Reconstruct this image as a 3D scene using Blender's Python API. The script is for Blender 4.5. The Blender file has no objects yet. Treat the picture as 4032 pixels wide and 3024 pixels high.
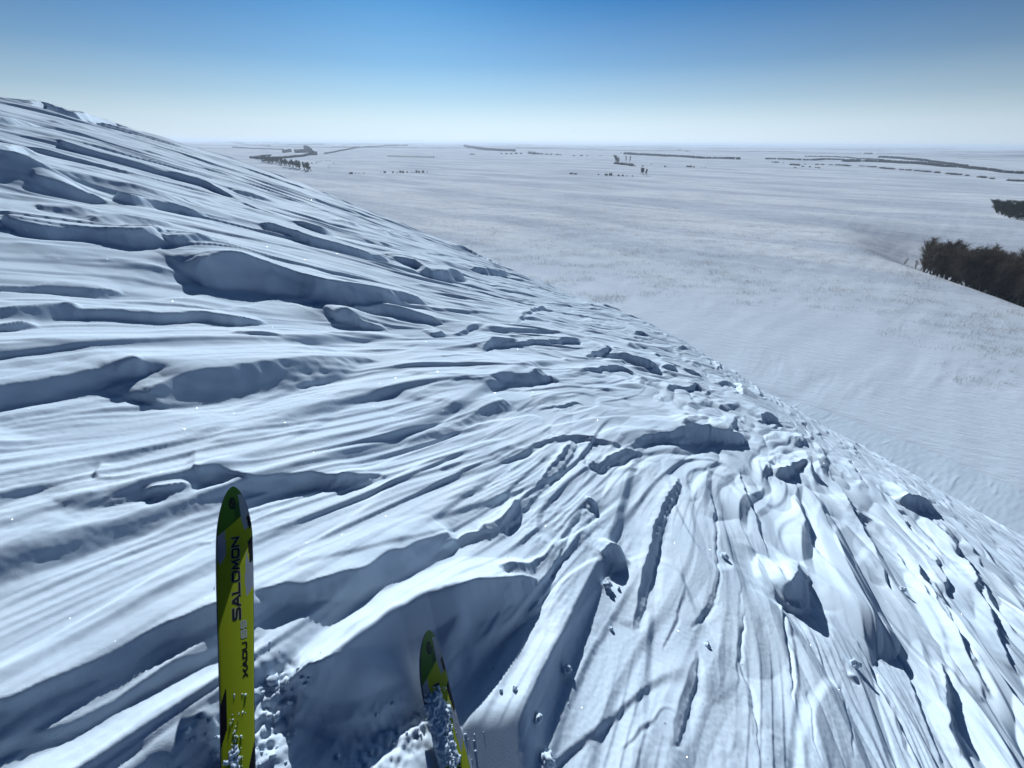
import bpy, bmesh, math, random
import numpy as np
C = bpy.context.scene.collection
R = math.radians
scn = bpy.context.scene
HAZE = 1.2e-4; ZLO = -12.0
CZ = 46.8                      # camera height above the valley floor datum

# ---------------------------------------------------------------- camera
cam_d = bpy.data.cameras.new('camera'); cam = bpy.data.objects.new('camera', cam_d); C.objects.link(cam)
cam_d.sensor_width = 36; cam_d.lens = 386.0/1024*36; cam_d.clip_start = .05; cam_d.clip_end = 200000
from mathutils import Matrix, Vector, Euler, noise as mnoise
cam.location = (0, 0, CZ)
cam.matrix_world = Matrix.Translation((0, 0, CZ)) @ Matrix.Rotation(R(90-32), 4, 'X') @ Matrix.Rotation(R(.45), 4, 'Z')
scn.camera = cam

# ---------------------------------------------------------------- sky, sun, exposure
SUN_AZ, SUN_EL = -14.0, 23.5
world = bpy.data.worlds.new('World'); scn.world = world; world.use_nodes = True
nt = world.node_tree; nt.nodes.clear()
wo = nt.nodes.new('ShaderNodeOutputWorld'); bg = nt.nodes.new('ShaderNodeBackground'); sky = nt.nodes.new('ShaderNodeTexSky')
sky.sky_type = 'NISHITA'; sky.sun_disc = False; sky.sun_elevation = R(SUN_EL); sky.sun_rotation = R(SUN_AZ)
sky.altitude = 300; sky.air_density = 1.0; sky.dust_density = .2; sky.ozone_density = 1.5
bg.inputs[1].default_value = .05
# pale haze band low on the horizon, deeper blue overhead
tc = nt.nodes.new('ShaderNodeTexCoord'); sx = nt.nodes.new('ShaderNodeSeparateXYZ'); rp = nt.nodes.new('ShaderNodeValToRGB')
nt.links.new(tc.outputs['Generated'], sx.inputs[0]); nt.links.new(sx.outputs[2], rp.inputs[0])
def skymix(typ, fac, a, b):
    q = nt.nodes.new('ShaderNodeMix'); q.data_type = 'RGBA'; q.blend_type = typ
    for v, i in ((fac, 0), (a, 6), (b, 7)):
        if hasattr(v, 'links'): nt.links.new(v, q.inputs[i])
        else: q.inputs[i].default_value = v
    return q.outputs[2]
cr_ = rp.color_ramp
for p, v in ((0, 1), (.035, .86), (.075, .50), (.13, .20), (.22, .0)):
    e = cr_.elements[0] if p == 0 else cr_.elements.new(p) 
    e.color = (v, v, v, 1)
cr_.elements[-1].color = (0, 0, 0, 1)
tinted = skymix('MULTIPLY', 1.0, sky.outputs[0], (.21, .60, 1.02, 1))
# darker overhead and away from the sun
m1 = nt.nodes.new('ShaderNodeMapRange'); m1.inputs[1].default_value = .25; m1.inputs[2].default_value = .9; m1.inputs[3].default_value = 1; m1.inputs[4].default_value = .30
m2 = nt.nodes.new('ShaderNodeMapRange'); m2.inputs[1].default_value = -.5; m2.inputs[2].default_value = .5; m2.inputs[3].default_value = 0; m2.inputs[4].default_value = 1
nt.links.new(sx.outputs[2], m1.inputs[0]); nt.links.new(sx.outputs[1], m2.inputs[0])
skyc = skymix('MIX', rp.outputs[0], tinted, (11.4, 13.6, 15.2, 1))
skyc = skymix('MULTIPLY', 1.0, skyc, m1.outputs[0])
skyc = skymix('MULTIPLY', 1.0, skyc, skymix('MIX', m2.outputs[0], (.05, .29, .54, 1), (1, 1, 1, 1)))
m3 = nt.nodes.new('ShaderNodeMapRange'); m3.inputs[1].default_value = .55; m3.inputs[2].default_value = 1; m3.inputs[3].default_value = .72; m3.inputs[4].default_value = 1.05
nt.links.new(sx.outputs[1], m3.inputs[0]); skyc = skymix('MULTIPLY', 1.0, skyc, m3.outputs[0])
nt.links.new(skyc, bg.inputs[0]); nt.links.new(bg.outputs[0], wo.inputs[0])
sd = bpy.data.lights.new('sun', 'SUN'); sd.energy = 3.9; sd.angle = R(.5); sd.color = (.90, .96, 1.0)
sun = bpy.data.objects.new('sun', sd); C.objects.link(sun)
d = Vector((math.sin(R(SUN_AZ))*math.cos(R(SUN_EL)), math.cos(R(SUN_AZ))*math.cos(R(SUN_EL)), math.sin(R(SUN_EL))))
sun.rotation_euler = d.to_track_quat('Z', 'Y').to_euler()
scn.view_settings.view_transform = 'Standard'; scn.view_settings.look = 'None'
scn.view_settings.exposure = 0.38; scn.view_settings.gamma = 1
scn.cycles.max_bounces = 6; scn.cycles.diffuse_bounces = 2; scn.cycles.volume_bounces = 1

# ---------------------------------------------------------------- helpers
def tag(o, label=None, cat=None, group=None, kind=None):
    if label: o['label'] = label
    if cat: o['category'] = cat
    if group: o['group'] = group
    if kind: o['kind'] = kind
    return o

def np_mesh(name, V, F, mat=None, smooth=True):
    """V (n,3) array, F (m,4) or (m,3) int array"""
    me = bpy.data.meshes.new(name); n, k = F.shape
    me.vertices.add(len(V)); me.vertices.foreach_set('co', np.ascontiguousarray(V, np.float32).ravel())
    me.loops.add(n*k); me.loops.foreach_set('vertex_index', np.ascontiguousarray(F, np.int32).ravel())
    me.polygons.add(n); me.polygons.foreach_set('loop_start', np.arange(0, n*k, k, dtype=np.int32))
    me.polygons.foreach_set('loop_total', np.full(n, k, np.int32))
    me.update(calc_edges=True)
    me.polygons.foreach_set('use_smooth', np.full(n, smooth, bool))
    if mat: me.materials.append(mat)
    return me

def link(name, me, parent=None):
    o = bpy.data.objects.new(name, me); C.objects.link(o)
    if parent: o.parent = parent
    return o

class N:
    """tiny node-material writer"""
    def __init__(s, name):
        s.m = bpy.data.materials.new(name); s.m.use_nodes = True; s.t = s.m.node_tree; s.t.nodes.clear()
        s.out = s.t.nodes.new('ShaderNodeOutputMaterial'); s.p = s.t.nodes.new('ShaderNodeBsdfPrincipled')
        s.t.links.new(s.p.outputs[0], s.out.inputs[0])
    def n(s, typ, **kw):
        q = s.t.nodes.new('ShaderNode'+typ)
        for k, v in kw.items(): setattr(q, k, v)
        return q
    def l(s, a, b): s.t.links.new(a, b)
    def set(s, **kw):
        for k, v in kw.items(): s.p.inputs[k.replace('_', ' ')].default_value = v
        return s
    def noise(s, vec, scale, detail=3, rough=.5):
        q = s.n('TexNoise'); q.inputs['Scale'].default_value = scale; q.inputs['Detail'].default_value = detail
        q.inputs['Roughness'].default_value = rough
        s.l(vec, q.inputs['Vector']); return q.outputs['Fac']
    def ramp(s, fac, pts):
        q = s.n('ValToRGB'); cr = q.color_ramp
        while len(cr.elements) < len(pts): cr.elements.new(.5)
        for e, (p, c) in zip(cr.elements, pts): e.position = p; e.color = c if len(c) == 4 else (*c, 1)
        s.l(fac, q.inputs[0]); return q.outputs[0]
    def mapping(s, rotz=0, scale=(1, 1, 1)):
        g = s.n('NewGeometry'); mp = s.n('Mapping', vector_type='TEXTURE'); mp.inputs['Rotation'].default_value = (0, 0, rotz); mp.inputs['Scale'].default_value = tuple(1/v for v in scale)
        s.l(g.outputs['Position'], mp.inputs[0]); return mp.outputs[0]
    def mix(s, fac, a, b):
        q = s.n('Mix', data_type='RGBA'); s.l(fac, q.inputs[0])
        for v, i in ((a, 6), (b, 7)):
            if hasattr(v, 'links'): s.l(v, q.inputs[i])
            else: q.inputs[i].default_value = (*v, 1)
        return q.outputs[2]

# 2-D gradient noise in numpy
_rs = np.random.RandomState(7); _perm = _rs.permutation(4096).astype(np.int32); _ga = _rs.rand(4096)*2*np.pi
_gx, _gy = np.cos(_ga).astype(np.float32), np.sin(_ga).astype(np.float32)
def pn(x, y, seed=0):
    x = np.asarray(x, np.float32)+seed*17.31; y = np.asarray(y, np.float32)+seed*9.77
    xi = np.floor(x).astype(np.int32); yi = np.floor(y).astype(np.int32); xf = x-xi; yf = y-yi
    def g(i, j, fx, fy):
        h = _perm[(_perm[(xi+i) & 4095]+yi+j) & 4095]; return _gx[h]*fx+_gy[h]*fy
    u = xf*xf*xf*(xf*(xf*6-15)+10); v = yf*yf*yf*(yf*(yf*6-15)+10)
    a = g(0, 0, xf, yf); b = g(1, 0, xf-1, yf); c = g(0, 1, xf, yf-1); e = g(1, 1, xf-1, yf-1)
    return (a+(b-a)*u+(c-a)*v+(a-b-c+e)*u*v)*1.5
def sst(a, b, x): t = np.clip((x-a)/(b-a), 0, 1); return t*t*(3-2*t)

# ---------------------------------------------------------------- terrain, heights relative to the camera
GX, GY, KK, HC = -.43, -.15, .0044, 1.95
def hill(x, y): return -HC+GX*x+GY*y-.5*KK*(x*x+y*y)-.011*np.maximum(0, -x-.45*np.maximum(y, 0)-1.5)**2+.75*np.exp(-((x-8.2)**2+(y-19.5)**2)/30)

# wind-cut crests measured on the slope: ([(x, y, height)...], face width / height, tail length / height)
CRESTS = [
  ([(-3.349,3.986,0.139),(-3.282,4.164,0.217),(-3.148,4.468,0.308),(-2.962,4.632,0.278),(-2.734,4.887,0.208),(-2.439,4.891,0.207),(-1.958,5.449,0.16),(-1.645,6.125,0.128),(-1.405,6.324,0.026)], 0.6, 4),
  ([(-2.153,4.335,0.061),(-2.04,4.471,0.11),(-1.928,4.44,0.055),(-1.635,4.634,0.013)], 0.6, 4),
  ([(-2.138,4.764,0.034),(-1.961,5.013,0.088),(-1.732,5.271,0.129),(-1.295,5.571,0.078),(-1.105,5.719,0.01)], 0.6, 4),
  ([(-3.919,4.598,0.034),(-3.74,4.42,0.056),(-3.661,4.759,0.052),(-3.636,5.103,0.009)], 0.6, 4),
  ([(-4.413,3.53,0.086),(-4.249,3.699,0.083),(-4.164,3.896,0.072),(-3.998,3.994,0.096),(-3.881,4.226,0.116),(-3.936,4.631,0.076),(-3.915,4.649,0.01)], 0.6, 4),
  ([(-4.412,4.207,0.055),(-4.305,4.709,0.052),(-4.126,5.097,0.019)], 1.5, 4),
  ([(-4.739,4.185,0.031),(-4.618,4.319,0.048),(-4.592,4.597,0.026)], 1.5, 4),
  ([(-5.347,4.862,0.036),(-5.15,4.945,0.111),(-5.004,5.123,0.067),(-4.932,5.162,0.019)], 0.6, 4),
  ([(-5.141,5.485,0.122),(-4.897,5.434,0.121),(-4.861,5.854,0.108),(-4.624,6.102,0.067),(-4.53,6.668,0.024)], 0.6, 4),
  ([(-5.896,4.292,0.228),(-5.668,4.8,0.253),(-5.525,5.031,0.245),(-5.64,5.315,0.149),(-5.531,5.529,0.124),(-5.417,5.739,0.107),(-5.202,5.967,0.099),(-5.03,6.3,0.07),(-5.21,7.23,0.027)], 1.2, 4),
  ([(-6.606,4.874,0.065),(-6.818,5.906,0.078),(-7.055,6.403,0.073),(-7.133,6.707,0.02)], 0.6, 4),
  ([(-7.92,7.858,0.09),(-7.717,8.01,0.076),(-7.509,8.206,0.062),(-7.167,8.506,0.048),(-6.704,8.918,0.017)], 0.6, 4),
  ([(-12.767,12.339,0.072),(-15.248,15.249,0.237),(-13.879,14.468,0.224),(-13.7,14.805,0.229),(-16.553,18.97,0.183),(-16.06,19.489,0.075)], 0.6, 4),
  ([(-10.484,10.506,0.04),(-10.489,11.012,0.051),(-10.538,11.606,0.022)], 0.6, 4),
  ([(-8.93,6.857,0.079),(-9.098,8.16,0.094),(-9.207,8.711,0.067),(-9.566,9.306,0.018)], 0.6, 4),
  ([(-7.015,8.763,0.033),(-6.706,8.959,0.083),(-6.359,9.044,0.1),(-5.796,8.908,0.033)], 0.6, 4),
  ([(-6.211,9.473,0.035),(-6.023,9.798,0.09),(-5.869,10.467,0.038)], 0.6, 4),
  ([(-5.652,8.697,0.026),(-5.254,8.546,0.037),(-4.659,8.612,0.016)], 0.6, 4),
  ([(-4.576,8.489,0.031),(-4.374,8.496,0.092),(-4.014,8.482,0.152),(-3.928,9.001,0.026)], 0.6, 4),
  ([(-4.372,7.037,0.025),(-4.049,7.056,0.152),(-3.559,7.152,0.153),(-3.189,7.647,0.135),(-2.893,7.981,0.126),(-2.75,8.971,0.031)], 0.6, 4),
  ([(-2.806,9.014,0.063),(-2.338,9.386,0.164),(-1.905,9.015,0.157),(-1.489,10.426,0.217),(-1.473,10.923,0.019)], 0.6, 4),
  ([(-4.641,11.225,0.121),(-4.781,12.723,0.045)], 0.6, 4),
  ([(-4.131,12.992,0.069),(-4.643,15.737,0.056)], 0.6, 4),
  ([(-3.336,21.172,0.074),(-3.479,27.022,0.284),(-2.218,26.498,0.185),(-0.343,22.635,0.157)], 0.6, 4),
  ([(-1.43,13.067,0.136),(-0.829,14.64,0.203),(-0.143,17.381,0.181)], 0.6, 4),
  ([(-3.107,2.534,0.024),(-2.997,2.736,0.036),(-2.851,2.94,0.043),(-2.749,3.204,0.047),(-2.596,3.329,0.054),(-2.488,3.603,0.013)], 0.6, 4),
  ([(-3.279,1.867,0.022),(-3.169,2.152,0.025),(-3.124,2.277,0.03),(-3.095,2.336,0.004)], 0.6, 4),
  ([(-3.463,2.02,0.024),(-3.312,2.303,0.026),(-3.242,2.421,0.037),(-3.15,2.599,0.039),(-3.118,2.656,0.005)], 1.5, 4),
  ([(-3.815,2.335,0.018),(-3.659,2.643,0.02),(-3.552,2.807,0.021),(-3.362,3.093,0.029),(-3.306,3.193,0.006)], 1.5, 4),
  ([(-3.222,2.965,0.006),(-2.979,3.337,0.01),(-2.723,3.652,0.005)], 0.6, 4),
  ([(-2.399,2.987,0.011),(-2.25,3.201,0.021),(-2.145,3.316,0.004)], 0.6, 4),
  ([(-1.164,5.01,0.026),(-0.999,5.273,0.046)], 0.6, 4),
  ([(-0.896,5.341,0.019),(-0.657,6.117,0.042),(-0.496,6.599,0.011)], 0.6, 4),
  ([(-0.464,5.029,0.009),(-0.291,5.661,0.059),(0.091,6.361,0.033)], 0.6, 4),
  ([(-2.166,1.844,0.047),(-2.15,2.086,0.103),(-2.028,2.353,0.123),(-1.865,2.651,0.126),(-1.673,3.023,0.106),(-1.525,3.377,0.039),(-1.359,3.496,0.005)], 1.125, 4),
  ([(-2.396,1.948,0.008),(-2.374,2.047,0.068),(-2.342,2.099,0.087),(-2.322,2.121,0.052),(-2.265,2.112,0.013)], 0.6, 4),
  ([(-2.793,1.403,0.038),(-2.626,1.607,0.042),(-2.527,1.774,0.038),(-2.475,1.909,0.032),(-2.4,1.987,0.012)], 1.125, 4),
  ([(-1.684,1.556,0.014),(-1.564,1.411,0.058),(-1.488,1.454,0.072),(-1.369,1.442,0.059),(-1.289,1.49,0.061),(-1.157,1.595,0.078),(-0.979,1.655,0.081),(-0.841,1.768,0.039),(-0.801,1.741,0.004)], 0.6, 4),
  ([(-1.666,1.204,0.034),(-1.619,1.236,0.064),(-1.579,1.268,0.071),(-1.521,1.327,0.061)], 0.6, 1),
  ([(-1.934,1.322,0.024),(-1.853,1.23,0.014),(-1.716,1.33,0.012)], 0.6, 2),
  ([(-1.83,1.055,0.01),(-1.803,1.125,0.033),(-1.764,1.15,0.008)], 1.125, 4),
  ([(-1.906,0.644,0.008),(-1.813,0.802,0.009),(-1.769,0.908,0.017),(-1.767,1.026,0.015)], 1.5, 4),
  ([(-1.328,1.007,0.003),(-1.308,1.033,0.012),(-1.282,1.041,0.003)], 0.6, 1),
  ([(-1.54,0.346,0.083),(-1.412,0.417,0.09),(-1.309,0.49,0.097),(-1.239,0.591,0.101),(-1.171,0.692,0.11),(-1.077,0.776,0.113),(-1.018,0.821,0.102),(-0.99,0.866,0.1),(-0.814,0.952,0.103),(-0.671,1.049,0.087),(-0.612,1.138,0.085),(-0.48,1.277,0.092),(-0.326,1.449,0.072)], 0.675, 3.0),
  ([(-0.833,0.566,0.043),(-0.731,0.616,0.137),(-0.615,0.657,0.205),(-0.483,0.763,0.25),(-0.372,0.887,0.242),(-0.236,1.03,0.232),(-0.069,1.138,0.198),(0.104,1.245,0.123),(0.235,1.327,0.015)], 0.525, 0.75),
  ([(-0.989,0.336,0.051),(-0.957,0.377,0.062),(-0.938,0.414,0.055),(-0.906,0.452,0.028)], 0.6, 1),
  ([(-0.113,2.304,0.038),(0.099,2.611,0.063),(0.326,2.897,0.069),(0.652,3.195,0.075),(0.931,3.327,0.066),(1.29,3.39,0.02)], 0.6, 3.5),
  ([(1.232,3.307,0.026),(1.877,4.045,0.08),(2.357,4.415,0.148),(3.275,5.208,0.195),(3.515,5.233,0.156),(4.218,5.707,0.171),(4.862,6.125,0.037)], 0.6, 3.5),
  ([(0.704,1.13,0.019),(0.793,1.343,0.062),(0.919,1.591,0.08),(1.111,1.943,0.077),(1.33,2.324,0.073),(1.547,2.662,0.081),(1.948,3.205,0.056)], 0.6, 2),
  ([(0.589,1.631,0.101),(0.66,1.638,0.158),(0.805,1.752,0.119)], 0.6, 0.6),
  ([(0.557,2.119,0.026),(0.639,2.138,0.106),(0.686,2.081,0.065)], 0.6, 1),
  ([(0.168,1.265,0.012),(0.254,1.454,0.04),(0.4,1.77,0.038),(0.544,2.048,0.025)], 0.6, 1.2),
  ([(2.368,2.213,0.061),(2.278,2.001,0.157),(2.253,1.864,0.178),(2.358,1.891,0.223),(2.809,2.295,0.08)], 0.6, 1.5),
  ([(2.299,1.192,0.022),(2.309,1.188,0.078),(2.388,1.192,0.022)], 0.6, 0.7),
  ([(0.726,0.595,0.015),(0.807,0.742,0.049),(0.938,0.911,0.054),(1.102,1.083,0.015)], 0.6, 1.5),
  ([(0.458,0.549,0.004),(0.594,0.654,0.016),(0.751,0.748,0.01),(0.797,0.729,0.004)], 0.6, 1),
  ([(4.526,4.994,0.087),(4.499,4.743,0.168),(5.368,5.427,0.096),(5.666,5.666,0.199),(5.753,5.578,0.198),(5.588,5.234,0.031)], 0.6, 1),
  ([(8.972,6.287,0.04),(8.939,6.101,0.232),(9.95,6.577,0.314),(11.487,7.188,0.093)], 0.6, 2),
  ([(3.989,1.344,0.027),(4.2,1.728,0.076),(4.794,2.376,0.074),(5.888,3.608,0.087),(6.525,4.651,0.045)], 0.6, 1.5),
  ([(6.076,2.358,0.04),(6.649,3.049,0.093),(7.063,3.575,0.156),(7.78,4.006,0.029)], 0.6, 1.5),
  ([(1.515,0.832,0.011),(1.726,1.117,0.023),(1.968,1.474,0.018),(2.127,1.692,0.013)], 0.6, 1.5),
  ([(1.249,0.909,0.011),(1.382,1.134,0.022),(1.669,1.541,0.018)], 0.6, 1.5),
  ([(2.801,0.808,0.03),(3.002,1.03,0.067),(3.471,1.359,0.078),(3.76,1.593,0.021)], 0.6, 1),
  ([(0.599,1.384,0.008),(0.617,1.396,0.026),(0.645,1.394,0.008)], 0.6, 0.5),
  ([(-0.215,1.497,0.03),(-0.031,1.692,0.065),(0.079,1.939,0.071),(0.231,2.212,0.066),(0.426,2.618,0.09),(0.531,2.857,0.096),(0.655,3.115,0.035)], 0.6, 1.0),
  ([(-0.383,1.322,0.018),(-0.241,1.47,0.059),(-0.062,1.596,0.052),(0.06,1.933,0.036)], 0.6, 1.0),
  ([(-0.071,1.247,0.028),(0.029,1.291,0.066),(0.17,1.4,0.06),(0.306,1.603,0.033)], 0.6, 1.0),
  ([(0.729,2.804,0.08),(0.859,2.785,0.064),(1.203,3.25,0.092),(1.465,3.465,0.039)], 0.6, 1.0),
  ([(-0.446,5.139,0.009),(-0.216,5.716,0.041),(0.566,6.903,0.062),(1.453,8.208,0.089),(1.577,8.42,0.012)], 0.6, 3.5),
  ([(2.143,8.187,0.045),(2.853,8.732,0.16),(3.581,8.86,0.229),(4.083,9.331,0.035)], 0.6, 4),
  ([(4.1,9.391,0.069),(4.451,9.58,0.16),(5.209,10.53,0.137)], 0.6, 4),
  ([(5.542,11.018,0.082),(5.937,11.111,0.124),(6.465,11.399,0.064)], 0.6, 4),
  ([(0.825,5.419,0.01),(1.604,6.4,0.07),(2.498,7.486,0.083),(2.817,7.069,0.053)], 0.6, 4),
  ([(0.401,4.664,0.069),(0.544,4.914,0.072),(0.619,4.8,0.027)], 0.6, 3.5),
  ([(-0.98,2.802,0.021),(-0.666,3.433,0.051),(-0.259,3.941,0.073),(0.286,4.759,0.105),(0.436,5.109,0.009)], 1.125, 3.5),
  ([(-0.819,2.149,0.017),(-0.551,2.62,0.041),(-0.276,3.142,0.071),(-0.088,3.486,0.065),(-0.043,3.54,0.013)], 1.125, 3.5),
  ([(8.959,13.155,0.075),(8.718,12.461,0.214),(7.941,11.082,0.021)], 0.6, 3.5),
  ([(6.98,11.233,0.042),(8.124,12.422,0.094),(8.791,12.693,0.073)], 0.6, 4),
  ([(6.721,8.4,0.099),(7.502,9.133,0.216),(8.032,9.26,0.11)], 0.6, 3.5),
  ([(4.801,14.093,0.051),(5.401,14.869,0.135),(5.555,14.711,0.032)], 0.6, 4),
  ([(7.114,15.063,0.044),(7.975,16.228,0.072),(8.258,16.334,0.024)], 0.6, 4),
  ([(1.36,6.856,0.025),(2.197,8.443,0.107),(2.571,8.877,0.026)], 0.6, 4),
  ([(4.344,8.158,0.046),(5.043,8.956,0.135),(5.138,8.759,0.033)], 0.6, 4),
  ([(0.147,8.109,0.029),(0.496,8.763,0.063),(0.802,9.151,0.02)], 0.6, 4),
  ([(0.293,3.615,0.014),(0.563,3.957,0.03),(0.834,4.298,0.024),(0.996,4.319,0.007)], 0.6, 4),
  ([(0.019,7.315,0.021),(0.465,9.574,0.068),(0.899,11.431,0.061),(1.097,11.661,0.017)], 0.6, 4),
  ([(0.845,1.039,0.009),(1.006,1.235,0.019),(1.165,1.456,0.021),(1.252,1.576,0.005)], 0.6, 2.5),
  ([(1.338,1.078,0.009),(1.467,1.27,0.025),(1.61,1.525,0.022),(1.778,1.731,0.01)], 0.6, 2.5),
  ([(1.481,0.819,0.008),(1.673,1.051,0.028),(1.846,1.337,0.037),(2.024,1.615,0.03)], 0.6, 2.5),
  ([(3.882,1.305,0.012),(3.851,1.465,0.039),(3.94,1.656,0.042),(4.066,2.084,0.039),(4.36,2.669,0.036),(4.707,3.127,0.016)], 0.6, 2.5),
  ([(4.236,1.637,0.014),(4.424,1.964,0.047),(4.685,2.343,0.052),(5.162,2.96,0.04),(5.678,3.744,0.024)], 0.6, 2.5),
  ([(5.061,1.737,0.015),(5.274,2.028,0.05),(6.126,2.709,0.081),(6.801,3.363,0.07),(7.091,3.625,0.02)], 0.6, 2.5),
  ([(5.49,2.735,0.059),(6.105,3.227,0.066),(6.669,3.807,0.05),(7.476,4.948,0.061),(8.9,6.217,0.037)], 0.6, 2.5),
  ([(4.811,3.094,0.01),(4.971,3.433,0.043),(5.538,4.264,0.077),(6.156,5.129,0.059),(6.457,5.669,0.016)], 0.6, 2.5),
  ([(6.219,4.345,0.027),(5.896,4.367,0.066),(5.796,4.5,0.054),(6.297,5.033,0.015)], 0.6, 2.5),
  ([(1.111,1.216,0.01),(1.286,1.382,0.031),(1.464,1.603,0.034),(1.651,1.913,0.025),(2.133,2.772,0.033),(2.292,3.098,0.014)], 0.6, 2.5),
  ([(1.154,0.606,0.015),(1.241,0.783,0.029),(1.314,0.943,0.026),(1.363,1.072,0.009)], 0.6, 2.5),
  ([(1.512,0.64,0.012),(1.622,0.826,0.017),(1.767,1.013,0.009)], 0.6, 2.5),
  ([(1.759,0.67,0.008),(1.937,0.875,0.018),(2.169,1.159,0.01)], 0.6, 2.5),
  ([(2.281,0.698,0.013),(2.476,1.017,0.035),(2.667,1.324,0.034),(2.741,1.542,0.01)], 0.6, 2.5),
  ([(2.558,0.733,0.014),(2.789,1.015,0.031),(3.064,1.333,0.029),(3.189,1.587,0.013)], 0.6, 2.5),
  ([(3.131,2.247,0.012),(3.314,2.595,0.034),(3.44,2.964,0.046),(3.965,3.641,0.021)], 0.6, 2.5),
  ([(6.696,2.718,0.021),(6.928,3.092,0.056),(7.365,3.628,0.05),(8.612,4.721,0.025)], 0.6, 2.5),
  ([(2.392,2.202,0.011),(2.687,2.747,0.042),(2.913,3.34,0.048),(3.426,4.216,0.023)], 0.6, 2.5),
]
BROAD = [(272.2, 1149.4, 19.6, 17.8)]
SLIM = [(284.8, 1250.0, 15.0, 3.5), (314.3, 1244.2, 15.7, 5.0), (319.5, 1228.8, 16.0, 6.1), (226.0, 783.1, 8.6, 7.4), (216.0, 729.9, 11.0, 7.5), (219.1, 726.2, 9.2, 5.7)]
HEDGE = [(263.6, 1151.0, 5.9, 7.9), (266.9, 1138.2, 5.8, 7.8), (271.0, 1125.4, 5.7, 7.7), (275.0, 1116.9, 5.7, 7.6), (277.2, 1101.1, 5.6, 7.5), (280.2, 1085.6, 5.5, 7.4), (282.2, 1070.7, 5.5, 7.3), (283.2, 1059.9, 5.4, 7.2)]
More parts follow.
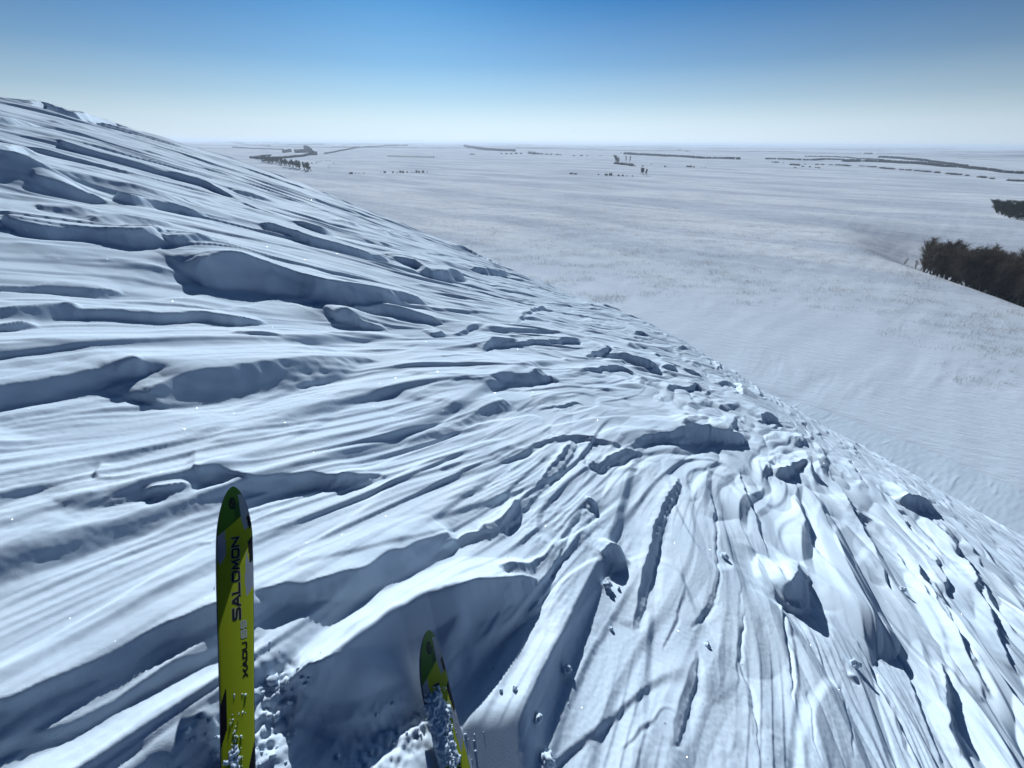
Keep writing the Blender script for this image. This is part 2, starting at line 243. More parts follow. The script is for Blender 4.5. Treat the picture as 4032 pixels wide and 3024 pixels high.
SHRUBS = [(143.8, 746.9, 2.6, 1.4), (153.6, 737.1, 3.0, 1.6), (157.0, 736.7, 2.0, 2.3), (161.1, 736.3, 3.5, 2.5), (163.7, 736.0, 4.1, 2.8), (172.0, 718.3, 3.2, 3.4), (177.5, 712.9, 3.1, 3.4), (182.8, 709.1, 2.4, 1.3), (190.7, 703.4, 2.2, 1.9), (599.3, 2512.6, 4.3, 9.6), (362.8, 1892.5, 3.0, 5.8), (375.1, 1911.2, 2.5, 5.9), (292.6, 1069.0, 2.3, 3.3), (308.1, 1059.2, 2.9, 5.8), (349.3, 1127.4, 3.0, 2.6), (345.6, 1012.3, 4.4, 3.8), (406.1, 1035.8, 4.2, 6.8), (404.7, 1015.8, 4.5, 7.6), (409.7, 1008.4, 3.8, 4.7), (429.9, 1011.6, 0.8, 3.9), (434.7, 1004.3, 1.4, 3.1), (1472.3, 4018.8, 6.8, 36.7), (1216.1, 3175.0, 9.1, 14.5), (1166.2, 3001.4, 5.1, 6.9), (1081.1, 2705.0, 2.8, 6.2), (784.5, 1336.1, 3.7, 21.3), (778.9, 1287.6, 1.8, 5.1), (735.3, 1174.4, 5.4, 14.1), (729.2, 1144.5, 5.8, 15.3), (803.6, 1227.2, 2.3, 6.5), (822.1, 1206.1, 3.3, 11.2), (835.4, 1203.3, 3.3, 9.0), (844.8, 1184.6, 3.3, 10.1), (844.3, 1160.5, 3.5, 13.9), (845.3, 1144.6, 3.7, 12.2), (842.8, 1122.4, 3.6, 18.0), (710.2, 1090.5, 3.0, 7.3), (710.2, 1063.7, 3.4, 5.7), (707.8, 1038.6, 2.4, 5.6), (699.3, 1015.7, 2.8, 6.0), (650.2, 1024.2, 1.9, 6.8), (875.4, 1116.1, 2.6, 16.4), (878.5, 1100.9, 2.5, 7.3), (874.2, 1080.6, 3.2, 17.3), (861.5, 1036.4, 3.8, 13.9), (858.9, 1018.1, 4.0, 13.6), (864.0, 1011.1, 3.7, 13.5), (865.2, 987.1, 3.4, 10.6), (861.4, 965.1, 3.6, 12.9), (851.6, 934.5, 3.7, 11.3), (847.7, 914.8, 3.4, 12.3), (849.5, 904.6, 3.6, 12.1), (841.8, 877.4, 4.1, 10.6), (832.3, 843.4, 3.5, 11.3), (827.1, 827.5, 4.0, 11.1), (828.0, 819.3, 3.4, 11.0), (815.0, 790.1, 2.9, 7.5), (790.7, 744.1, 3.5, 9.0), (790.0, 737.6, 3.4, 9.0), (785.0, 719.2, 2.7, 7.4), (779.9, 687.2, 2.7, 9.3), (778.3, 679.0, 3.2, 9.2), (779.4, 673.3, 3.3, 9.1), (784.7, 670.0, 3.1, 7.3), (-270.6, 726.0, 3.5, 3.8), (-267.7, 725.7, 3.9, 3.8), (-264.9, 733.8, 1.3, 1.8), (-259.3, 733.2, 0.9, 2.3), (-249.8, 732.2, 1.3, 3.1), (-223.7, 740.1, 1.4, 1.6), (-216.2, 737.1, 3.5, 4.6), (-202.6, 737.7, 3.1, 3.1), (-196.9, 741.5, 1.1, 3.1), (-191.9, 743.1, 4.4, 3.9), (-187.1, 742.6, 3.9, 4.7), (-182.0, 750.9, 2.9, 3.1), (-176.3, 757.1, 1.4, 2.4), (-172.5, 761.2, 1.4, 2.4), (-168.1, 760.7, 4.6, 4.0), (-164.5, 764.9, 3.4, 4.0), (-158.1, 766.6, 4.2, 4.5), (-151.9, 770.6, 2.1, 1.9), (-479.5, 1052.4, 2.1, 4.8), (-481.2, 1082.5, 2.7, 3.4), (-484.3, 1167.8, 3.5, 1.9), (-496.6, 1180.1, 3.8, 2.0), (-500.8, 1155.5, 2.1, 1.9), (-496.1, 1130.4, 2.0, 1.9), (-440.7, 1085.0, 1.6, 4.5), (-439.7, 1566.5, 5.3, 5.1), (-433.4, 1574.3, 5.6, 5.2), (-427.1, 1582.1, 5.9, 5.2), (-413.1, 1560.6, 5.5, 5.1), (-406.7, 1568.3, 5.8, 5.2), (-400.3, 1576.0, 4.7, 5.2), (-386.6, 1554.8, 5.8, 5.1), (-380.2, 1562.4, 6.1, 5.1), (-373.6, 1570.1, 5.0, 5.2), (-360.4, 1548.9, 6.0, 5.1), (-353.8, 1556.5, 5.0, 5.1), (-347.2, 1564.1, 5.3, 5.1), (-334.4, 1543.2, 6.3, 5.1), (-327.7, 1550.7, 5.2, 5.1), (-320.9, 1558.3, 5.5, 5.1), (-308.5, 1537.4, 5.2, 5.1), (-301.7, 1544.9, 5.5, 5.1), (-294.9, 1552.4, 5.8, 5.1), (-282.8, 1531.7, 5.4, 5.0), (-275.9, 1539.1, 5.7, 5.1), (-181.7, 1959.6, 5.1, 25.6), (-59.3, 2164.6, 5.6, 13.2), (-35.1, 2119.1, 7.1, 14.7), (-12.0, 2111.8, 7.1, 16.5), (11.1, 2142.0, 7.2, 16.8), (34.2, 2134.5, 6.4, 13.0), (253.1, 1895.2, 4.3, 13.2), (284.7, 1885.8, 4.9, 14.8), (303.5, 1849.9, 4.2, 8.1), (99.9, 763.9, 2.7, 7.5), (106.6, 758.0, 2.4, 6.7), (145.5, 753.4, 1.8, 2.7), (154.7, 732.7, 3.4, 5.2), (161.7, 731.8, 4.3, 5.9), (78.2, 2198.6, 12.3, 24.8), (93.6, 2115.4, 11.8, 22.1), (111.7, 2109.6, 8.6, 22.0), (129.7, 2103.8, 7.1, 20.1), (149.5, 2060.7, 6.1, 17.9), (169.6, 2054.4, 6.1, 16.1), (194.0, 2011.4, 5.3, 21.0), (208.4, 2007.0, 3.7, 12.2)]
BELTS = [
  [(-2153.4,3452.5,7.2),(-1870.3,3150.5,6.6),(-1596.0,2884.0,6.0),(-1357.6,2656.5,5.6)],
  [(-812.9,1377.2,6.3),(-734.4,1287.3,5.9),(-734.4,1336.5,6.2),(-703.4,1356.8,6.2),(-702.1,1411.5,6.5),(-730.6,1541.6,7.1),(-756.6,1655.9,7.6),(-762.4,1728.0,7.9)],
  [(-815.3,1391.1,3.4),(-864.0,1519.6,3.8),(-893.4,1648.0,4.1)],
  [(-665.8,1177.3,2.9),(-657.1,1206.9,3.0),(-677.9,1301.4,3.2)],
  [(-1033.7,2011.8,11.3),(-1053.1,2088.0,11.7),(-1076.6,2171.0,12.1)],
  [(-970.2,1995.1,14.0),(-959.7,2034.0,14.2),(-946.0,2059.0,14.4)],
  [(-1368.9,2965.7,23.1),(-1011.8,2234.4,17.5),(-796.2,1768.3,14.0),(-763.6,1738.9,13.7)],
  [(-784.4,1857.7,5.2),(-833.4,2072.4,5.8),(-961.6,2525.5,7.0),(-1146.1,3188.1,8.9),(-1227.8,3518.0,9.8),(-1354.6,4259.4,11.8),(-1423.6,5137.9,14.2),(-1400.5,6004.3,16.6)],
  [(-3249.5,6503.0,11.2),(-3056.7,6599.5,11.4),(-3185.7,7615.1,13.1)],
  [(-5504.8,8870.6,13.7),(-3370.1,5799.8,9.0),(-2469.5,4597.5,7.2)],
  [(-1687.9,4205.6,5.1),(-1623.6,4284.4,5.2),(-1513.5,4343.4,5.3)],
  [(-2751.6,7281.4,7.5),(-2344.6,8481.3,8.8),(-2101.6,10872.9,11.2)],
  [(-12324.5,22057.5,18.9),(-6740.6,14717.2,12.6),(-4792.6,15144.4,13.0)],
  [(-538.0,4933.1,23.5),(-273.5,3458.4,16.6),(-132.9,2981.2,14.3),(8.2,2722.7,13.1)],
  [(-5676.3,32841.6,47.8),(532.5,12740.1,18.6)],
  [(-12238.7,18352.4,33.4),(-6080.5,10226.3,18.7),(-6089.4,11778.2,21.5)],
  [(549.6,2244.0,10.0),(624.9,1963.6,8.8),(675.8,1777.5,8.0),(695.6,1629.4,7.3),(801.2,1583.5,7.1)],
  [(887.0,1866.6,2.0),(910.0,1802.2,1.9)],
  [(925.8,1646.2,5.6),(976.3,1585.6,5.4),(1031.2,1541.2,5.3),(1135.1,1633.5,5.6),(1190.4,1617.2,5.5)],
  [(1075.7,1461.4,8.6),(1140.1,1444.5,8.5),(1170.7,1411.4,8.3),(1165.9,1299.3,7.7),(1135.1,1209.2,7.2),(1108.2,1146.6,6.8),(1120.6,1112.5,6.6),(1052.2,1002.0,6.0),(1006.2,909.3,5.4),(995.4,836.3,5.0)],
  [(1324.4,2044.7,4.2),(1439.1,2001.0,4.1),(1387.3,1832.4,3.7),(1352.2,1634.5,3.3)],
  [(1580.7,1946.9,8.8),(1540.6,1779.3,8.0),(1442.6,1590.2,7.2),(1280.3,1336.5,6.1),(1192.9,1170.3,5.3)],
  [(2139.9,2754.1,7.4),(2174.3,2733.4,7.4)],
  [(2422.5,3008.4,2.0),(2331.0,2586.6,1.7)],
  [(1901.9,1923.1,1.3),(1895.6,1737.4,1.2),(1866.0,1592.1,1.1)],
]
POLE = [(-359.3, 860.5, 5.5, 0.5), (-355.7, 860.1, 5.4, 0.5)]
LUMPS = [
  (0.611, 1.401, 0.0279, 'rounded snow lump right below the dark notch in the ridge'),
  (0.685, 1.391, 0.014, 'small snow lump just right of the lump under the dark notch'),
  (0.268, 0.844, 0.0237, 'large round snow lump on the smooth slope right of the skis'),
  (-0.037, 0.695, 0.0083, 'small snow lump, left of the closest pair of lumps right of the skis'),
  (0.022, 0.703, 0.0101, 'small snow lump, right of the closest pair of lumps right of the skis'),
  (0.118, 0.621, 0.0174, 'snow lump low in the picture between the pair of lumps and the bottom edge'),
  (0.572, 1.123, 0.011, 'lone tiny snow lump on the bare patch between the notch and the large round lump'),
  (1.784, 1.978, 0.0283, 'snow lump among the ribs at the middle of the lower right slope'),
  (1.178, 1.135, 0.0157, 'snow lump at the head of the long dark rib shadow'),
  (0.152, 0.503, 0.0224, 'big snow lump cut by the bottom edge of the picture'),
  (2.439, 1.272, 0.0314, 'pointed snow knob with a dark shadow on the lower right slope'),
  (4.425, 2.479, 0.0319, 'small snow lump on the ribbed right slope, rightmost of all the lumps'),
]
PILES = [(-0.802, 0.611, 0.035, 30, 0.016), (-0.831, 0.549, 0.03, 30, 0.018), (-0.724, 0.608, 0.025, 15, 0.012), (-0.802, 0.462, 0.05, 60, 0.014), (-0.924, 0.425, 0.03, 30, 0.012), (-0.471, 0.449, 0.05, 50, 0.01), (-0.363, 0.513, 0.05, 50, 0.01), (-0.309, 0.576, 0.03, 50, 0.01), (-0.177, 0.48, 0.04, 50, 0.01), (-0.808, 0.398, 0.04, 40, 0.012), (0.076, 0.642, 0.25, 60, 0.004), (-0.122, 0.698, 0.2, 40, 0.004), (1.272, 0.911, 0.5, 60, 0.004)]

WA = R(37); WX, WY = math.sin(WA), math.cos(WA)
def saw(f, k=.8):
    f = f-np.floor(f)
    up = np.clip(f/k, 0, 1)**1.4; dn = np.clip((1-f)/(1-k), 0, 1); dn = dn*dn*(3-2*dn)
    return np.minimum(up, dn)
_bt = np.random.RandomState(99).rand(6, 4096).astype(np.float32)
def blades(s, t, cs, ct, A, seed):
    """separate wind-cut blades: blunt nose into the wind, long tail, right side cut steep; the highest blade wins"""
    s = s/cs+seed*7.3; t = t/ct+seed*3.1; ci = np.floor(s).astype(np.int32); cj = np.floor(t).astype(np.int32)
    out = np.zeros_like(s)
    for i in (-1, 0):
        for j in (-1, 0, 1):
            hsh = _perm[(_perm[(ci+i) & 4095]+cj+j+seed*31) & 4095]; R0, R1, R2, R3, R4, R5 = (_bt[k][hsh] for k in range(6))
            u = (s-(ci+i)-R0)/(.75+.25*R2)                        # 0 at the nose, 1 at the tail
            uc = np.clip(u, 0, 1)
            v = t-(cj+j)-.5-(R1-.5)*.9-(R3-.5)*.9*uc*uc-.12*np.sin(uc*5+R5*6)
            bl = R2 > .8; rise_ = np.where(bl, .10, .38)
            wl = .66*(.12+.88*np.clip(uc/rise_, 0, 1)**.7)*(1-uc)**.6+.02; wr = wl*(.26+.25*R5)+.03
            c = np.where(v < 0, np.clip(1+v/wl, 0, 1)**1.15, np.clip(1-v/wr, 0, 1)**.8)
            nose = sst(-.02, rise_*.9, u-.3*v*v)**.8; L = nose*(1-uc)**.75
            h = c*L*(.25+.75*R4)*(R3 > .22)
            out = np.maximum(out, h)
    return out*A
def detail(x, y):
    """sastrugi: long wind-parallel ridges, steep on their right side, with cut noses and fine striations"""
    r = np.hypot(x, y)
    wl = .10*pn(x/6, y/6, 3)                              # wind direction wanders a little
    s = x*WX+y*WY; t = x*WY-y*WX
    t = t+2.0*pn(s/14, t/9, 4)*.5+.25*pn(s/3.2, t/1.6, 5)
    right = sst(-.5, 3.0, x-.15*y)                        # the lee side: chunkier, steeper
    left = 1-right; q = 1-.5*right*sst(7, 14, r)
    h = .12*pn(s/8, t/2.6, 1)+.035*pn(s/3.4, t/1.1, 2)
    m = sst(-.25, .45, pn(s/6.5, t/1.2, 11))
    h += .070*left*m*(saw(t/1.05+1.0*pn(s/8, t/2.5, 12), .90)-.3)
    m = sst(-.12, .45, pn(s/3.0, t/.6, 21))
    h += .045*left*m*(saw(t/.46+.9*pn(s/3.8, t/.9, 22), .89)-.3)
    h += blades(s, t, 4.2, .90, .25, 3)*q*(.22+.78*right)*(.3+.7*sst(1.2, 2.8, r))
    h += blades(s+.7, t+.3, 2.4, .48, .155, 4)*q*(.32+.68*right)*(.5+.5*sst(1.2, 2.8, r))
    h += blades(s, t, 1.5, .26, .050, 5)*q*(.6+.1*right)
    h += blades(s+.2, t+.1, .80, .12, .015, 6)*q*(1-sst(5, 11, r))*(1-.5*right)
    m = sst(-.10+.1*right, .5, pn(s/2.2, t/.4, 23))
    h += (.024-.010*right)*q*m*(1-sst(2, 5, r))*(saw(t/.22+.9*pn(s/2.4, t/.5, 24), .87)-.3)
    b = np.abs(pn(s/1.6, t/.5, 41)); h += q*(-.040*(1-np.clip(b*2.4, 0, 1))**1.5*(.3+.7*right)+.015)
    pl = pn(s/2.6, t/.8, 45)*2.2+pn(s/1.2, t/.25, 46)*.35*(1-sst(2.5, 6, r)); fr = pl-np.floor(pl); e0 = .90-.035*np.minimum(r, 16)
    h += .020*q*(np.floor(pl)+sst(e0, .98, fr)-pl*.75)
    s = s*.62
    # striations
    f = 1-sst(2, 5, r)
    m = .25+.75*sst(-.2, .4, pn(s/1.5, t/.5, 51))
    h += .014*m*f*(1-.5*right)*(saw(t/.12+.8*pn(s/1.2, t/.4, 52), .75))
    f = 1-sst(1.8, 4.5, r)
    m = sst(-.2, .5, pn(s/.8, t/.3, 55))
    h += .0055*m*f*saw(t/.045+.8*pn(s/.5, t/.15, 56), .75)+.003*f*pn(s/.12, t/.05, 57)*m
    m = sst(.05, .45, pn(x/.9, y/.6, 59)); h += f*(.0012*pn(x/.02, y/.02, 58)+.004*m*(pn(s/.07, t/.035, 60)+.5*pn(s/.03, t/.02, 61)))
    return h

def crests(x, y):
    h = np.zeros_like(x)
    wx = x+.028*pn(x/.45, y/.45, 71)*np.clip(np.hypot(x, y)*.35, .3, 3)+.012*pn(x/.1, y/.1, 72)
    wy = y+.028*pn(x/.45, y/.45, 73)*np.clip(np.hypot(x, y)*.35, .3, 3)+.012*pn(x/.1, y/.1, 74)
    for P, wf, lb in CRESTS:
        P = np.array(P, float)
        # smooth the measured line, taper both ends to nothing
        Q = []
        E = np.vstack([2*P[0]-P[1], P, 2*P[-1]-P[-2]])
        for i in range(1, len(E)-2):
            p0, p1, p2, p3 = E[i-1:i+3]
            for t in (0, .25, .5, .75):
                Q.append(.5*((2*p1)+(-p0+p2)*t+(2*p0-5*p1+4*p2-p3)*t*t+(-p0+3*p1-3*p2+p3)*t**3))
        Q.append(P[-1]); P = np.array(Q); P[:, 2] = np.clip(P[:, 2], .002, None)
        dl = np.concatenate([[0], np.cumsum(np.hypot(*np.diff(P[:, :2], axis=0).T))])
        tp = np.minimum(dl, dl[-1]-dl)/(.6*P[:, 2].max()); P[:, 2] *= np.clip(tp, 0, 1)**.5; P[:, 2] += 1e-4
        A = P[:, 2].max(); reach = A*lb*2.6+.05
        sel = (wx > P[:, 0].min()-reach) & (wx < P[:, 0].max()+reach) & (wy > P[:, 1].min()-reach) & (wy < P[:, 1].max()+reach)
        idx = np.nonzero(sel)
        if len(idx[0]) == 0: continue
        px, py = wx[idx].astype(np.float32), wy[idx].astype(np.float32)
        sw = np.zeros_like(px); sdist = np.zeros_like(px); ssd = np.zeros_like(px); sha = np.zeros_like(px)
        for i in range(len(P)-1):
            ax, ay, aa = P[i]; bx, by, ba = P[i+1]; dx, dy = bx-ax, by-ay; L = dx*dx+dy*dy+1e-9
            tc = np.clip(((px-ax)*dx+(py-ay)*dy)/L, 0, 1)
            qx, qy = px-ax-tc*dx, py-ay-tc*dy; dd = np.hypot(qx, qy)+1e-3
            w1 = dd**-4; w2 = w1*w1
            sw += w1; ssd += w1*((dx*qy-dy*qx)/(math.sqrt(L)*dd)); sha += w1*(aa+(ba-aa)*tc); sdist += w2
        best = sdist**-.125; sd_ = ssd/sw; ha = sha/sw
        hs = A*.35+ha*.65
        w = (hs*.35+ha*.65)*wf*1.5; w = np.maximum(w, .008*np.hypot(px, py))
        q = best/w
        front = np.clip(1-q, 0, 1)**1.35-.16*np.exp(-((q-1.1)/.6)**2)*(1-np.exp(-q*4))
        back = np.exp(-(best/(hs*lb))**1.3)
        k = np.clip(sd_*1.5+.5, 0, 1)                     # 1 = windward ramp, 0 = cut face
        h[idx] += ha*(front+(back-front)*k)
    return h

def valley(x, y):
    r = np.hypot(x, y); az = np.degrees(np.arctan2(x, y))
    v = -45+.0*x
    rc = 243-3.56*(np.clip(az, 38, 75)-45.3)
    m = sst(38, 47, az)*(1-sst(88, 110, az))
    v = v-8*m*sst(rc-8, rc+40, r)*(1-sst(300, 410, r))
    v = v+1.2*pn(x/90, y/90, 81)*sst(60, 200, r)+1.5*pn(x/700, y/700, 82)*sst(1000, 2500, r)+14*pn(x/2600, y/2600, 83)*sst(3500, 8000, r)+30*pn(x/9000, y/9000, 84)*sst(9000, 18000, r)
    s_ = x*.77+y*.64; t_ = x*.64-y*.77; mk = sst(-.3, .5, pn(x/31, y/23, 86))
    t_ = t_+3*pn(s_/40, t_/17, 87)
    v = v+(.10*pn(s_/31, t_/6.3, 84)+.04*pn(s_/9.3, t_/2.3, 85)*mk+.025*pn(s_/4.1, t_/.83, 88)*mk)*(1-.7*sst(300, 900, r))
    return v
def smax(a, b, k): hh = np.clip(.5+.5*(a-b)/k, 0, 1); return b*(1-hh)+a*hh+k*hh*(1-hh)
def macro(x, y): return smax(hill(x, y), valley(x, y), 3.0)
def ground(x, y): return float(macro(np.array([x], float), np.array([y], float))[0])+CZ

# ---------------------------------------------------------------- snow materials
def snow_mat(name, near):
    m = N(name); m.set(Roughness=.8, Specular_IOR_Level=.015 if near else 0.0)
    bump = m.n('Bump')
    if near:
        pos = m.mapping()
        col = m.ramp(m.noise(pos, 1.5, 4), [(.3, (.62, .745, .87)), (.7, (.69, .80, .90))])
        bump.inputs['Strength'].default_value = .5; bump.inputs['Distance'].default_value = .003
        hN = m.noise(pos, 330, 4, .7)
    else:
        # broad wind bands plus a fine stubble speckle where grass shows through the thin snow
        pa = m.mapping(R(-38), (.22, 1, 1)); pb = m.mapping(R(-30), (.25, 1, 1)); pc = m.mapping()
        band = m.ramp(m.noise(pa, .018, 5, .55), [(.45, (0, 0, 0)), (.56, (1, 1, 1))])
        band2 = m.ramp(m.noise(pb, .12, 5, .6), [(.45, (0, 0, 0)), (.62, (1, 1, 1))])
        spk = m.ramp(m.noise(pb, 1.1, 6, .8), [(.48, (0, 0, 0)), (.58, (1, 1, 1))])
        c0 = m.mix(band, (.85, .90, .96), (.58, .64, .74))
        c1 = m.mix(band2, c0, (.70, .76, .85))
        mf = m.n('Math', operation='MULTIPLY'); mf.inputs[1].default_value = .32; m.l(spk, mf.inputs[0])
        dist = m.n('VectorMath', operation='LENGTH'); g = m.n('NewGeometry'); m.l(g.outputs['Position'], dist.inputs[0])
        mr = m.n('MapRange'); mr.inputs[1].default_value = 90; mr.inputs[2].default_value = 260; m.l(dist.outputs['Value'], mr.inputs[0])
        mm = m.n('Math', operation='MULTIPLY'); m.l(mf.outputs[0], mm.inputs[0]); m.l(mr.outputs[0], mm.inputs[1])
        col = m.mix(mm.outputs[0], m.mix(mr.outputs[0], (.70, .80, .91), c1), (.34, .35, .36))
        bump.inputs['Strength'].default_value = .5; bump.inputs['Distance'].default_value = .3
        hN = m.noise(m.mapping(R(-30), (.35, 1, 1)), .9, 8, .65)
        # distant country: snowy fields divided by woods and scrub
        fw = m.ramp(m.noise(m.mapping(R(5), (.30, 1, 1)), .0016, 6, .62), [(.50, (0, 0, 0)), (.57, (1, 1, 1))])
        mr2 = m.n('MapRange'); mr2.inputs[1].default_value = 2600; mr2.inputs[2].default_value = 4200; m.l(dist.outputs['Value'], mr2.inputs[0])
        mm2 = m.n('Math', operation='MULTIPLY'); m.l(fw, mm2.inputs[0]); m.l(mr2.outputs[0], mm2.inputs[1])
        col = m.mix(mm2.outputs[0], col, (.16, .18, .20))
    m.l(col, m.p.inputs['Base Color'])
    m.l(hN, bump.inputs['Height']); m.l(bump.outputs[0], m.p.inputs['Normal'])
    return m

mS = snow_mat('wind_packed_snow', True)
NA, NR = 1850, 1750
az = np.linspace(R(-68), R(68), NA)
u = np.linspace(0, 1, NR)
rr = 1.25*np.exp(u*math.log(90/1.25))
AZ, RR = np.meshgrid(az, rr)
X = RR*np.sin(AZ); Y = RR*np.cos(AZ)-2.0
rad = np.hypot(X, Y)
SC = .95
SKIS = [(Vector((-1.1236, .9864, -1.3842))*SC, .92, 1.3), (Vector((-.309, .687, -1.921))*SC, .60, .48)]
AX = Vector((-.3944, .8435, .3647)).normalized(); NH = Vector((.43, .15, 1.0))
NRM = (NH-AX*NH.dot(AX)).normalized(); LAT = AX.cross(NRM).normalized()
def ski_room(X, Y, z):
    """the skis have pressed and cut the snow below them"""
    for P, vend, sl in SKIS:
        dx, dy = X-P.x, Y-P.y
        det = AX.x*LAT.y-AX.y*LAT.x
        al = (dx*LAT.y-dy*LAT.x)/det; la = (AX.x*dy-AX.y*dx)/det     # metres along and across
        v = .20-al; pz = P.z+al*AX.z+la*LAT.z
        lim = pz-.015+np.maximum(0, np.abs(la)-.07)*sl+np.maximum(0, -v-.02)*.8-.05*np.clip(1-v/.3, 0, 1)+.10*sst(vend, vend+.35, v)
        k = .035; hh = np.clip(.5+.5*(lim-z)/k, 0, 1); zn = lim*(1-hh)+z*hh-k*hh*(1-hh)
        z = np.where((v > -.8) & (v < 2.2) & (np.abs(la) < 1.6), zn, z)
    return z
def lower_drifts(x, y):
    far = np.hypot(x, y) > 28; o = np.zeros_like(x)
    s = x[far]*.86+y[far]*.5; t = x[far]*.5-y[far]*.86
    o[far] = .16*blades(s, t, 9, 1.9, 1, 7)*sst(-.2, .5, pn(s/19, t/9, 93))+.05*blades(s, t, 4.5, .8, 1, 8)*sst(-.1, .5, pn(s/13, t/5, 95))+.012*pn(s/2.1, t/.5, 94)
    return o
def near_z(X, Y):
    dt = detail(X, Y); cr = crests(X, Y)
    supp = np.clip(np.abs(cr)/.06, 0, 1)*.45
    for (x, y, sx, n_, sz_) in PILES[:10]:
        g = np.exp(-((X-x)**2+(Y-y)**2)/(2*(sx*1.3)**2)); dt = dt+g*(.012+.020*np.abs(pn(X/.06, Y/.05, 63))+.009*pn(X/.022, Y/.022, 64))
    return ski_room(X, Y, smax(hill(X, Y)+dt*(1-supp)+cr, valley(X, Y)+lower_drifts(X, Y), 3.0))
Z = near_z(X, Y)+CZ
ii = np.arange(NA*NR).reshape(NR, NA)
Fq = np.stack([ii[:-1, :-1], ii[:-1, 1:], ii[1:, 1:], ii[1:, :-1]], -1).reshape(-1, 4)[:, ::-1]
slope = link('snow_slope', np_mesh('snow_slope', np.stack([X, Y, Z], -1).reshape(-1, 3), Fq, mS.m)); tag(slope, kind='structure')
del X, Y, Z, RR, AZ

# far ground
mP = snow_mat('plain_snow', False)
a1 = np.concatenate([np.linspace(-180, -72, 60)[:-1], np.linspace(-72, 72, 1000), np.linspace(72, 180, 60)[1:]])
rr = np.concatenate([[0.01], 1.0*np.exp(np.linspace(0, math.log(60000), 620))])
AZ, RR = np.meshgrid(np.radians(a1), rr)
X = RR*np.sin(AZ); Y = RR*np.cos(AZ)
Z = macro(X, Y)+CZ
NR2, NA2 = X.shape
ii = np.arange(NA2*NR2).reshape(NR2, NA2)
Fq = np.stack([ii[:-1, :-1], ii[:-1, 1:], ii[1:, 1:], ii[1:, :-1]], -1).reshape(-1, 4)[:, ::-1]
cx = (X[:-1, :-1]+X[1:, 1:])/2; cy = (Y[:-1, :-1]+Y[1:, 1:])/2
pr = np.hypot(cx, cy+2); pa = np.degrees(np.arctan2(cx, cy+2))
keep = ~((pr < 88) & (pr > 1.5) & (np.abs(pa) < 66)).ravel()
inner = ((pr < 90.5) & (np.abs(pa) < 70)).ravel()
Z -= np.where((np.hypot(X, Y+2) < 90) & (np.abs(np.degrees(np.arctan2(X, Y+2))) < 68), .25, 0)
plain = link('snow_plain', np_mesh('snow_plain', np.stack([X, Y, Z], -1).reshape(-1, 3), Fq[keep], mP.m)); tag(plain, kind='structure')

# ---------------------------------------------------------------- trees and shrubs
def prisms(segs):
    """segs: list of (p0, p1, r0, r1) -> three-sided tapered twigs in one mesh"""
    S_ = np.array([[*a, *b, r0, r1] for a, b, r0, r1 in segs]); A, B = S_[:, :3], S_[:, 3:6]
    d = B-A; d /= np.linalg.norm(d, axis=1, keepdims=True)+1e-9
    h = np.where(np.abs(d[:, 2:3]) < .9, [[0, 0, 1.]], [[1., 0, 0]]); u = np.cross(d, h); u /= np.linalg.norm(u, axis=1, keepdims=True)+1e-9
    v = np.cross(d, u); n = len(A); V = np.zeros((n, 6, 3))
    for k in range(3):
        o = u*math.cos(k*2.0944)+v*math.sin(k*2.0944)
        V[:, k] = A+o*S_[:, 6:7]; V[:, k+3] = B+o*S_[:, 7:8]
    base = np.arange(n)[:, None]*6
    F = np.concatenate([base+np.array([[k, (k+1) % 3, (k+1) % 3+3, k+3]]) for k in range(3)])
    return V.reshape(-1, 3), F

def wood(name, c1, c2, rough=.9):
    m = N(name); m.set(Roughness=rough, Specular_IOR_Level=.1)
    m.l(m.ramp(m.noise(m.mapping(), .6, 3), [(.35, c1), (.65, c2)]), m.p.inputs['Base Color']); return m.m
BARK = wood('bark', (.06, .05, .045), (.13, .11, .10)); TWIG = wood('twigs', (.08, .062, .045), (.16, .12, .085))
NEEDLE = wood('dark_twigs', (.035, .045, .032), (.07, .08, .055)); FARW = wood('far_wood', (.02, .024, .03), (.035, .04, .045))
SCRUB = wood('scrub', (.05, .038, .034), (.09, .065, .055))

